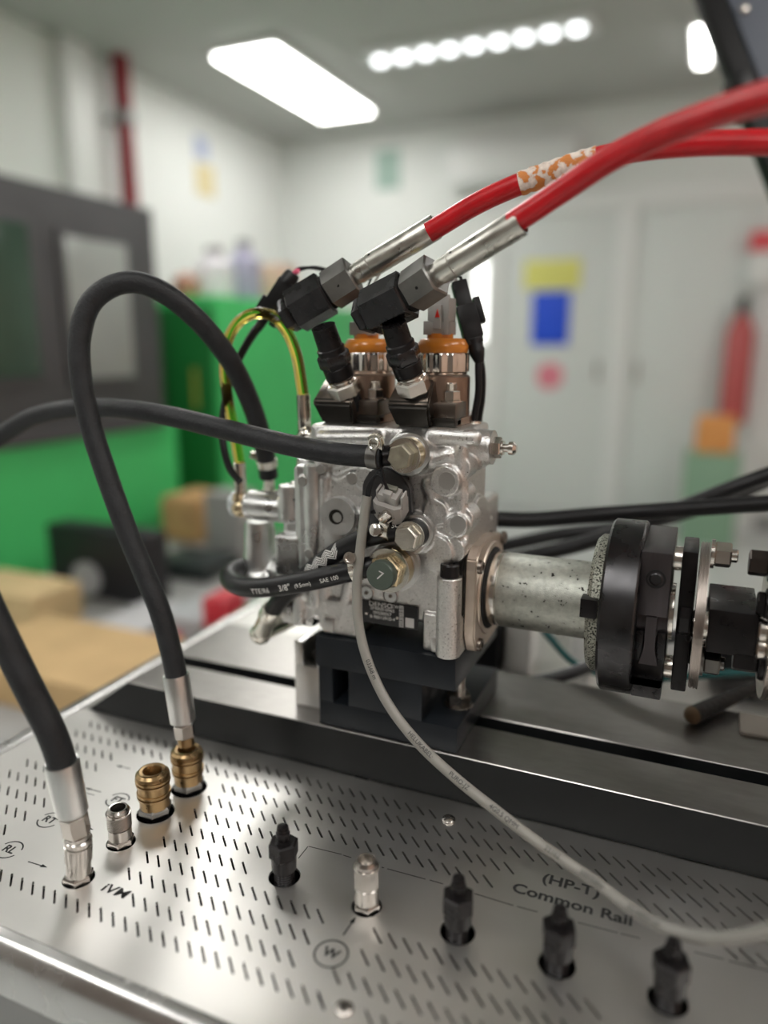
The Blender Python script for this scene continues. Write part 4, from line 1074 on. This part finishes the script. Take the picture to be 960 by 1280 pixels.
MB().cyl(k3 + Vector((.004, 0, 0)), c3 + Vector((-.006, -.009, 0)), .0070, .0078, 22).build('banjo_neck', BLKOX, h3_)

# lower pair: printed hose and chevron hose, both turning at the left of the pump
cB = banjo(pump, 495, 706, .0160, .0225, YZINC, YZINC, .0070)
cap = MB().lathe(cB + Vector((0, -.0215, 0)), (0, -1, 0), [(0, .0100), (.0015, .0106), (.0070, .0106), (.0080, .0100)], 36).build('green_cap', GRNCAP, pump); cap['label'] = 'dark green grey end cap'
b = MB(); put_text(b, '7', .0095, cB + Vector((0, -.0296, 0)), (.9, 0, -.35), (.35, 0, .9)); b.build('cap_numeral', SILV, cap, smooth=False)
h4_ = thing('printed_hose', 'black hose with white print 3/8 looping round the left of the pump', 'hose', onY(440, 712, .464))
path4 = spline([onY(478, 706, .470), onY(455, 710, .464), onY(425, 717, .461), onY(390, 725, .460), onY(350, 732, .462), onY(318, 735, .466), onY(298, 732, .473), onY(287, 724, .486), onY(291, 714, .502), onY(310, 708, .520), onY(335, 706, .535)])
MB().tube(path4, .0078, 20).build('hose_body', RUB2, h4_)
text_on(h4_, 'hose_print', '3/8"', .0068, path4, .0078, .083, .30, True)
text_on(h4_, 'hose_print', 'SAE 100', .0044, path4, .0078, .046, .30, True)
text_on(h4_, 'hose_print', '(9.5mm)', .0042, path4, .0078, .068, .30, True)
text_on(h4_, 'hose_print', 'TTE/R6', .0058, path4, .0078, .110, .36, True)
k4 = onY(447, 711, .463); d4 = (onY(425, 717, .461) - onY(455, 710, .464)).normalized()
MB().lathe(k4 - d4 * .004, d4, [(0, .0080), (.0004, .0088), (.0084, .0088), (.0088, .0080)], 30, flute=.05, nfl=15).build('hose_clamp', ZINC, h4_)
ck = onY(441, 697, .456); MB().lathe(ck, (0, -1, .2), [(0, .0045), (.006, .0045), (.0062, .0030), (.0045, .0028)], 18).build('clamp_screw', NUT, h4_)
MB().cyl(onY(464, 708, .467), onY(480, 706, .472), .0055, seg=20).build('hose_tail', NUT, h4_)
h5_ = thing('chevron_hose', 'black hose with white chevron stripes running down behind the printed hose', 'hose', onY(400, 700, .474))
cS = banjo(h5_, 522, 664, .0105, .0152, BLKPL, ZINC, .0085)
path5 = spline([cS + Vector((-.006, -.009, .0)), onY(500, 664, .472), onY(470, 668, .470), onY(440, 680, .471), onY(405, 702, .474), onY(375, 727, .480), onY(352, 748, .486), onY(340, 764, .490)])
MB().tube(path5, .0076, 20).build('hose_body', RUB2, h5_)
# chevrons as raised white print wrapped on the hose
def chevrons(par, path, r, s0, s1, n):
    Ls = [0.]
    for a, b_ in zip(path, path[1:]): Ls.append(Ls[-1] + (b_ - a).length)
    T = tangents(path)
    def at(s, th):
        j = 0
        while j < len(Ls) - 2 and Ls[j + 1] < s: j += 1
        f = (s - Ls[j]) / (Ls[j + 1] - Ls[j]); c = path[j].lerp(path[j + 1], f); tt = T[j]
        nn = CAM - c; nn = (nn - tt * nn.dot(tt)).normalized(); bb = nn.cross(tt)
        return c + (nn * math.cos(th) + bb * math.sin(th)) * (r + .00022)
    for k in range(4):
        off = -.95 + k * .26; N_ = n * 4; w_ = .07; b = MB(); A = []; B = []
        for i in range(N_ + 1):
            ph = (i / 4.) % 2; tri = ph if ph < 1 else 2 - ph
            s = s0 + (s1 - s0) * i / N_; th = off + tri * .60
            A.append(b.bm.verts.new(at(s, th - w_))); B.append(b.bm.verts.new(at(s, th + w_)))
        for i in range(N_): b.face((A[i], A[i + 1], B[i + 1], B[i]))
        b.build('chevron_print', WINK, par, smooth=False)
chevrons(h5_, path5, .0076, .054, .092, 7)
text_on(h5_, 'hose_print', 'SC', .0052, path5, .0076, .0085, -.5, True)
k5 = onY(481, 662, .466)
MB().lathe(k5 + Vector((-.004, .004, .0)), (1, 0, -.1), [(0, .0078), (.0004, .0087), (.0074, .0087), (.0078, .0078)], 28).build('hose_clamp', ZINC, h5_)
o = MB().obox(onY(481, 645, .459), (.75, 0, .66), (-.3, -.6, .7), .009, .006, .0055, .001).build('clamp_housing', NUT, h5_)
MB().lathe(onY(473, 663, .455), (-.1, -1, .3), [(0, .0042), (.005, .0046), (.0055, .0036)], 16).build('clamp_screw', NUT, h5_)
MB().obox(onY(489, 651, .459), (.8, 0, .6), (0, -1, 0), .005, .0012, .004, .0003).build('clamp_tongue', NUT, h5_)
ef = onY(340, 762, .489); eg = onY(326, 792, .497)
MB().lathe(ef, (eg - ef), [(-.002, .0080), (0, .0088), (.010, .0088), (.0125, .0076), ((eg - ef).length, .0082)], 26).build('hose_fitting', ZINC, h5_)
MB().ball(eg, .0092).build('fitting_elbow', ZINC, h5_)
MB().cyl(eg, eg + Vector((.010, .05, .002)), .0075, seg=20).build('fitting_tail', ZINC, h5_)

# amber return tube -------------------------------------------------------------
ta = onY(300, 582, .512); tb_ = onY(379, 494, .513)
am = thing('amber_tube', 'clear amber plastic tube bent in an arch between two nickel stubs', 'tube', onY(300, 640, .512))
path6 = spline([ta, onY(293, 540, .511), onY(285, 500, .510), onY(281, 460, .510), onY(284, 428, .510), onY(297, 404, .510), onY(317, 392, .510), onY(340, 395, .511), onY(358, 414, .511), onY(370, 442, .512), tb_])
MB().tube(path6, .0046, 18, cap=False).build('tube_wall', AMBER, am)
MB().tube(path6, .0028, 14).build('oil_inside', OIL, am)
for pa, pb in ((onY(299, 578, .512), onY(301, 622, .512)), (onY(379, 493, .513), onY(381, 541, .513))):
    L = (pb - pa).length
    MB().lathe(pa, (pb - pa), [(0, .0046), (.0006, .0053), (L * .62, .0053), (L * .63, .0048), (L * .68, .0048), (L * .69, .0053), (L, .0053)], 24).build('crimp_sleeve', ZINC, am)
ba = onY(301, 634, .508)
MB().ball(ba, .0086).lathe(ba + Vector((0, 0, .006)), (0, 0, 1), [(0, .0075), (.006, .0058)], 20).build('banjo_eye', YZINC, am)
MB().cyl(onY(381, 541, .513), onY(383, 552, .513), .0075, seg=20).build('stub_base', ZINC, am)

# grey sensor cable ----------------------------------------------------------------
gs = onY(459, 620, .462)
cb_ = thing('grey_cable', 'thin grey sensor cable hanging from the pump connector across the panel to the right edge', 'cable', gs)
path7 = spline([gs, onY(455, 650, .460), onY(449, 700, .456), onY(446, 745, .452), onY(450, 790, .447), onY(463, 835, .441), onY(487, 883, .434), onY(524, 930, .427), onY(570, 973, .421), onY(620, 1013, .414), onY(675, 1055, .407),
                onY(745, 1103, .397), onY(795, 1140, .385), onY(845, 1165, .374), onY(895, 1173, .364), onY(957, 1164, .354), onY(1040, 1135, .345)], .0025)
MB().tube(path7, .0035, 16).build('cable_sheath', CABLE, cb_)
for s_, p0 in (('03568 m', .118), ('HELUKABEL\u00b7', .176), ('PURO-JZ', .214), ('4G0,5 QMM', .247), ('22102', .288), ('300/500V', .312), ('02-0003120', .345)):
    text_on(cb_, 'cable_print', s_, .0042, path7, .0035, p0, 0., False, 1.0, INK)
# black cores that go from the cable into the grey connector
for i in range(3):
    p = [gs + Vector((.001 * (i - 1), 0, -.003)), gs + Vector((.002 + i * .001, -.002, .008)), gs + Vector((.010 + i * .001, -.003, .0165 + i * .002)), CONN_TOP + Vector((-.003, -.002, .006)), CONN_TOP + Vector((-.001 + i * .001, -.001, -.004))]
    MB().tube(spline(p, .002), .0011, 10).build('core_wire', BLKPL, cb_)
for i in range(2):
    p = [gs + Vector((.002, .002, -.012)), gs + Vector((.010, .004, -.008 - i * .003)), gs + Vector((.016, .010, -.004 - i * .004))]
    MB().tube(spline(p, .002), .0011, 10).build('core_wire', BLKPL, cb_)

# ================================================================== RED HIGH PRESSURE HOSES
def hp_hose(label, tip, cblk, mid, s0, s1, rest, tip_d, af1=.030, af2=.0265, rs=.0090, rh=.0072, tape=None):
    """tip..s1 given as world points along the rigid fitting, rest = hose points"""
    o = thing('high_pressure_hose', label, 'hose', cblk)
    d = (s1 - tip).normalized()
    L1 = (cblk - tip).length
    MB().hexn(tip - d * .000, tip + d * .0085, af1 * .78, hint=(0, -.3, 1), ch=.14).build('end_cap', GUN, o)
    MB().hexn(tip + d * .0080, cblk, af1, hint=(0, -.3, 1), ch=.07).build('swivel_body', GUN, o)
    MB().cyl(cblk - d * .001, cblk + d * .0022, af1 * .44, seg=30).build('joint', HOLE, o)
    MB().hexn(cblk + d * .0020, mid, af2, hint=(0, -.25, 1), ch=.06).build('union_nut', PHOS, o)
    L = (s1 - mid).length
    MB().lathe(mid, d, [(-.001, rs * .84), (.0035, rs * .84), (.0036, rs * .92), (.0135, rs * .92), (.0145, rs), (L - .0008, rs), (L, rs * .96), (L - .0002, rh * 1.03), (L - .006, rh)], 34).build('ferrule', FERR2, o, angle=28)
    side = (CAM - mid); side = (side - d * side.dot(d)).normalized()
    nn = d.cross(side)
    MB().cyl(mid + d * .018 + (side * .6 + nn * -.8).normalized() * (rs - .0002), mid + d * .018 + (side * .6 + nn * -.8).normalized() * (rs + .0001), .0010, seg=12).build('ferrule_hole', HOLE, o)
    pm = cblk.lerp(mid, .55) + side * (af2 * .5) 
    MB().cyl(pm - side * .0012, pm + side * .0001 - nn * 0, .0011, seg=12).build('nut_hole', HOLE, o)
    path = spline([s1 - d * .006, s1 + d * .004] + rest)
    MB().tube(path, rh, 22).build('hose_sheath', REDH, o)
    if tape:
        n = len(path); a, b_ = int(n * tape[0]), int(n * tape[1])
        MB().tube(path[a:b_], lambda u: rh + .0005 + .0004 * math.sin(u * 40), 22).build('tape_wrap', TAPE, o)['label'] = 'peeling orange and white tape'
    return o, d
D0 = (OB[1] - CAM).dot(FW)
# front hose: lies on the right adapter
tA = atD(452, 398, .530)
hp_hose('red high pressure hose in front, on the right hand adapter, rising to the upper right', tA, atD(511, 367, .507), atD(546, 343, .492), None, atD(650, 273, .452),
        [atD(700, 240, .436), atD(760, 200, .415), atD(820, 170, .392), atD(890, 143, .362), atD(960, 121, .330), atD(1060, 95, .29)], None)
tB = atD(357, 397, .566)
hp_hose('red high pressure hose behind, on the left hand adapter, with tape wrapped round it', tB, atD(409, 366, .556), atD(443, 344, .548), None, atD(545, 285, .520),
        [atD(595, 255, .508), atD(640, 234, .498), atD(690, 216, .488), atD(740, 200, .478), atD(800, 187, .464), atD(870, 180, .446), atD(960, 178, .420), atD(1060, 180, .39)], None, tape=(.265, .47))
# black neck pieces between adapters and swivel bodies
# ================================================================== SENSOR LEADS
t = thing('sensor_lead', 'black sensor connector with a pink wire, left of the swivel fittings behind the amber tube', 'connector', atD(350, 380, .60))
p0, p1 = atD(331, 397, .600), atD(362, 349, .590)
d = (p1 - p0).normalized()
v_ = d.cross(FW).normalized()
b = MB(); b.obox(p0.lerp(p1, .5), d, FW, (p1 - p0).length * .9, .0135, .012, .0015); b.build('connector_body', BLKPL, t)
b = MB(); b.obox(p0.lerp(p1, .22) + v_ * -.009, d, FW, .020, .006, .009, .001); b.obox(p0.lerp(p1, .22) + v_ * .007, d, FW, .014, .006, .009, .001); b.build('lock_tab', BLKPL, t)
MB().lathe(p1 - d * .004, d, [(0, .0075), (.008, .0062), (.010, .005)], 18).build('connector_boot', BLKPL, t)
e = p1 + d * .004
MB().tube(spline([e, e + d * .004 + RT * .002, atD(371, 340, .59)]), .0021, 10).build('pink_core', PINK, t)
for q in (0, 1):
    MB().tube(spline([e, atD(372, 339 - q * 3, .59), atD(390, 334 + q, .588), atD(410, 338 + q * 2, .590), atD(430, 352, .60), atD(445, 372, .615)]), .0012, 8).build('lead_wire', BLKPL, t)
MB().tube(spline([p0 + d * .006, p0 - d * .008, atD(318, 415, .603), atD(300, 446, .608), atD(285, 486, .61), atD(278, 540, .61), atD(287, 585, .605), atD(300, 602, .60)]), lambda u: .0042 - .0012 * min(1, u * 3), 12).build('lead_cable', BLKPL, t)
t = thing('sensor_lead', 'black sensor connector and lead hanging at the right of the pump heads', 'connector', atD(590, 400, .56))
p0, p1 = atD(594, 432, .560), atD(573, 352, .560)
d = (p1 - p0).normalized(); v_ = d.cross(FW).normalized()
b = MB(); b.obox(p0.lerp(p1, .66), d, FW, .034, .0115, .011, .0015); b.obox(p0.lerp(p1, .36), d, FW, .026, .0150, .012, .0015); b.build('connector_body', BLKPL, t)
b = MB(); b.obox(p0.lerp(p1, .50) - v_ * .0095, d, FW, .020, .005, .008, .001); b.obox(p0.lerp(p1, .12) , d, FW, .010, .0125, .011, .001); b.build('lock_tab', BLKPL, t)
MB().lathe(p0 + d * .004, -d, [(0, .0068), (.006, .0058), (.008, .0064), (.013, .0050), (.018, .0032)], 16).build('connector_boot', BLKPL, t)
for q, m in ((0, PINK), (1, BLKPL)): MB().tube(spline([p1 - d * .004 + v_ * (.002 - q * .004), p1 + d * .004 + v_ * (.002 - q * .004), atD(560, 349 + q * 4, .566), atD(545, 362 + q * 5, .575), atD(540, 385, .58)]), .0012, 8).build('lead_wire', BLKPL if q else GREYPL, t)
MB().tube(spline([p0 - d * .010, atD(598, 462, .560), atD(598, 490, .562), atD(594, 515, .566), atD(591, 532, .568)]), .0028, 12).build('lead_cable', BLKPL, t)
MB().tube(spline([atD(600, 440, .57), atD(604, 470, .572), atD(603, 500, .575), atD(600, 520, .578), atD(598, 540, .58)]), .0022, 12).build('lead_cable', BLKPL, t)
MB().cyl(atD(591, 528, .567), atD(591, 538, .567), .0065, seg=18).build('cable_gland', ZINC, t)

# ================================================================== BLACK CABLES BEHIND THE SHAFT
def cable(label, pts, r, m=RUB2, name='black_cable', cat='cable'):
    P = spline(pts, .006)
    return tag(MB().tube(P, r, 14).build(name, m), label, cat)
cable('thick black cable running level behind the shaft sleeve to the right edge', [atD(600, 648, .66), atD(660, 650, .66), atD(740, 644, .655), atD(830, 638, .64), atD(960, 629, .62), atD(1080, 622, .60)], .0072)
cable('black cable rising behind the disc to the upper right edge', [atD(560, 722, .74), atD(640, 700, .74), atD(720, 682, .73), atD(790, 660, .72), atD(860, 632, .70), atD(930, 605, .68), atD(1040, 565, .66)], .0078)
cable('second black cable rising to the right edge above the level one', [atD(555, 690, .79), atD(620, 684, .785), atD(700, 668, .78), atD(790, 658, .76), atD(860, 640, .745), atD(920, 618, .73), atD(975, 594, .72), atD(1060, 560, .70)], .0070)
cable('dark grey cable with a bright sheen lying low under the shaft sleeve', [atD(618, 852, .74), atD(640, 853, .72), atD(670, 852, .70), atD(712, 842, .69), atD(752, 826, .685), atD(800, 805, .68), atD(880, 790, .67), atD(1000, 780, .66)], .0060, mat('cable_sheen_grey', (.07, .07, .075), .3))
cable('teal cable crossing low behind the disc', [atD(668, 772, .74), atD(690, 800, .735), atD(720, 830, .73), atD(790, 850, .72), atD(850, 846, .71), atD(960, 838, .70), atD(1040, 830, .69)], .0036, mat('teal_cable', (.01, .10, .10), .4))
# things on the deck behind the shaft
def deckbox(name, m, px0, px1, pyb, pyt, label, cat='box', dep=.05, z=ZP, bev=.003):
    a = onZ(px0, pyb, z); Y = a.y; x1 = onY(px1, pyb, Y).x; zt = onY((px0 + px1) / 2, pyt, Y).z
    return tag(MB().box(a.x, x1, Y, Y + dep, z, zt, bev).build(name, m), label, cat)
WB = mat('white_plastic_block', (.72, .72, .70), .5)
deckbox('white_block', WB, 630, 662, 838, 762, 'white plastic block on the rear deck under the shaft sleeve', 'block')
deckbox('white_bottle', WB, 712, 738, 838, 780, 'narrow white block on the rear deck left of the disc', 'block')
deckbox('black_box', BLKPL, 560, 622, 832, 780, 'dark junction box on the rear deck behind the pump flange', 'box', .06)
o = deckbox('white_block', WB, 826, 880, 838, 790, 'bright white block on the rear deck behind the black disc', 'block', .04)
deckbox('black_box', BLKPL, 884, 1010, 842, 800, 'wide black box on the rear deck behind the square shaft', 'box', .05)
t = thing('wire_brush', 'black brush with a brown bristle tip lying under the square shaft', 'brush', onZ(895, 880, ZB))
p0, p1 = onZ(865, 905, ZB) + Vector((0, 0, .008)), onZ(945, 868, ZB) + Vector((0, 0, .008))
MB().tube(spline([p0, p0.lerp(p1, .5), p1], .004), lambda u: .0075 - .002 * u, 12).build('brush_head', mat('bristle_black', (.012, .011, .010), .8, bump=1, bscale=300, bdist=.002), t)
MB().ball(p0, .0072).build('bristle_tip', mat('bristle_brown', (.10, .06, .03), .8), t)
o = onZ(930, 880, ZB)
tag(MB().box(o.x - .005, o.x + .09, .600, .636, ZB, ZB + .003, .0012).build('beige_cloth', mat('cloth_beige', (.27, .24, .21), .9, bump=.6, bscale=60)), 'folded beige cloth on the rear rail at the right edge', 'cloth')

# ================================================================== SLATE SCREEN, UPPER RIGHT
c = atD(985, 60, .95)
t = thing('slate_screen', 'tilted slate blue screen in a black frame at the upper right corner', 'screen', c)
e0, e1 = atD(860, -30, .95), atD(964, 240, .95)
dd = (e1 - e0).normalized(); nn = (FW * -1); nn = (nn - dd * nn.dot(dd)).normalized(); rr = dd.cross(nn).normalized()
if rr.dot(RT) < 0: rr = -rr
mid = e0.lerp(e1, .45); Lh = (e1 - e0).length * 1.35
MB().obox(mid + rr * .125, dd, nn, Lh, .25, .026, .008).build('black_frame', BLKPL, t)
MB().obox(mid + rr * .145 + nn * .0145, dd, nn, Lh * .97, .235, .006, .003).build('slate_panel', TABLET, t)
MB().obox(mid + rr * .22 - dd * Lh * .22 + nn * .0185, dd, nn, Lh * .42, .12, .002, .001).build('bright_display', mat('display_pale', (.6, .7, .8), .2, emit=(.75, .85, .95), estr=.7), t)
MB().obox(e0.lerp(e1, .57) + rr * .008, dd, nn, .055, .022, .034, .006).build('side_latch', BLKPL, t)
k = atD(921, 24, .95) + nn * .018; MB().lathe(k, nn, [(0, .006), (.003, .006), (.004, .004)], 18).build('key_button', NICKEL, t)
ce = mid + rr * .20 - nn * .02
MB().tube(spline([ce, ce - nn * .08 + Vector((0, 0, .05)), Vector((ce.x + .15, ce.y + .2, 1.9)), Vector((ce.x + .2, ce.y + .25, ZC))], .02), .018, 14).build('ceiling_arm', DKGREY, t)
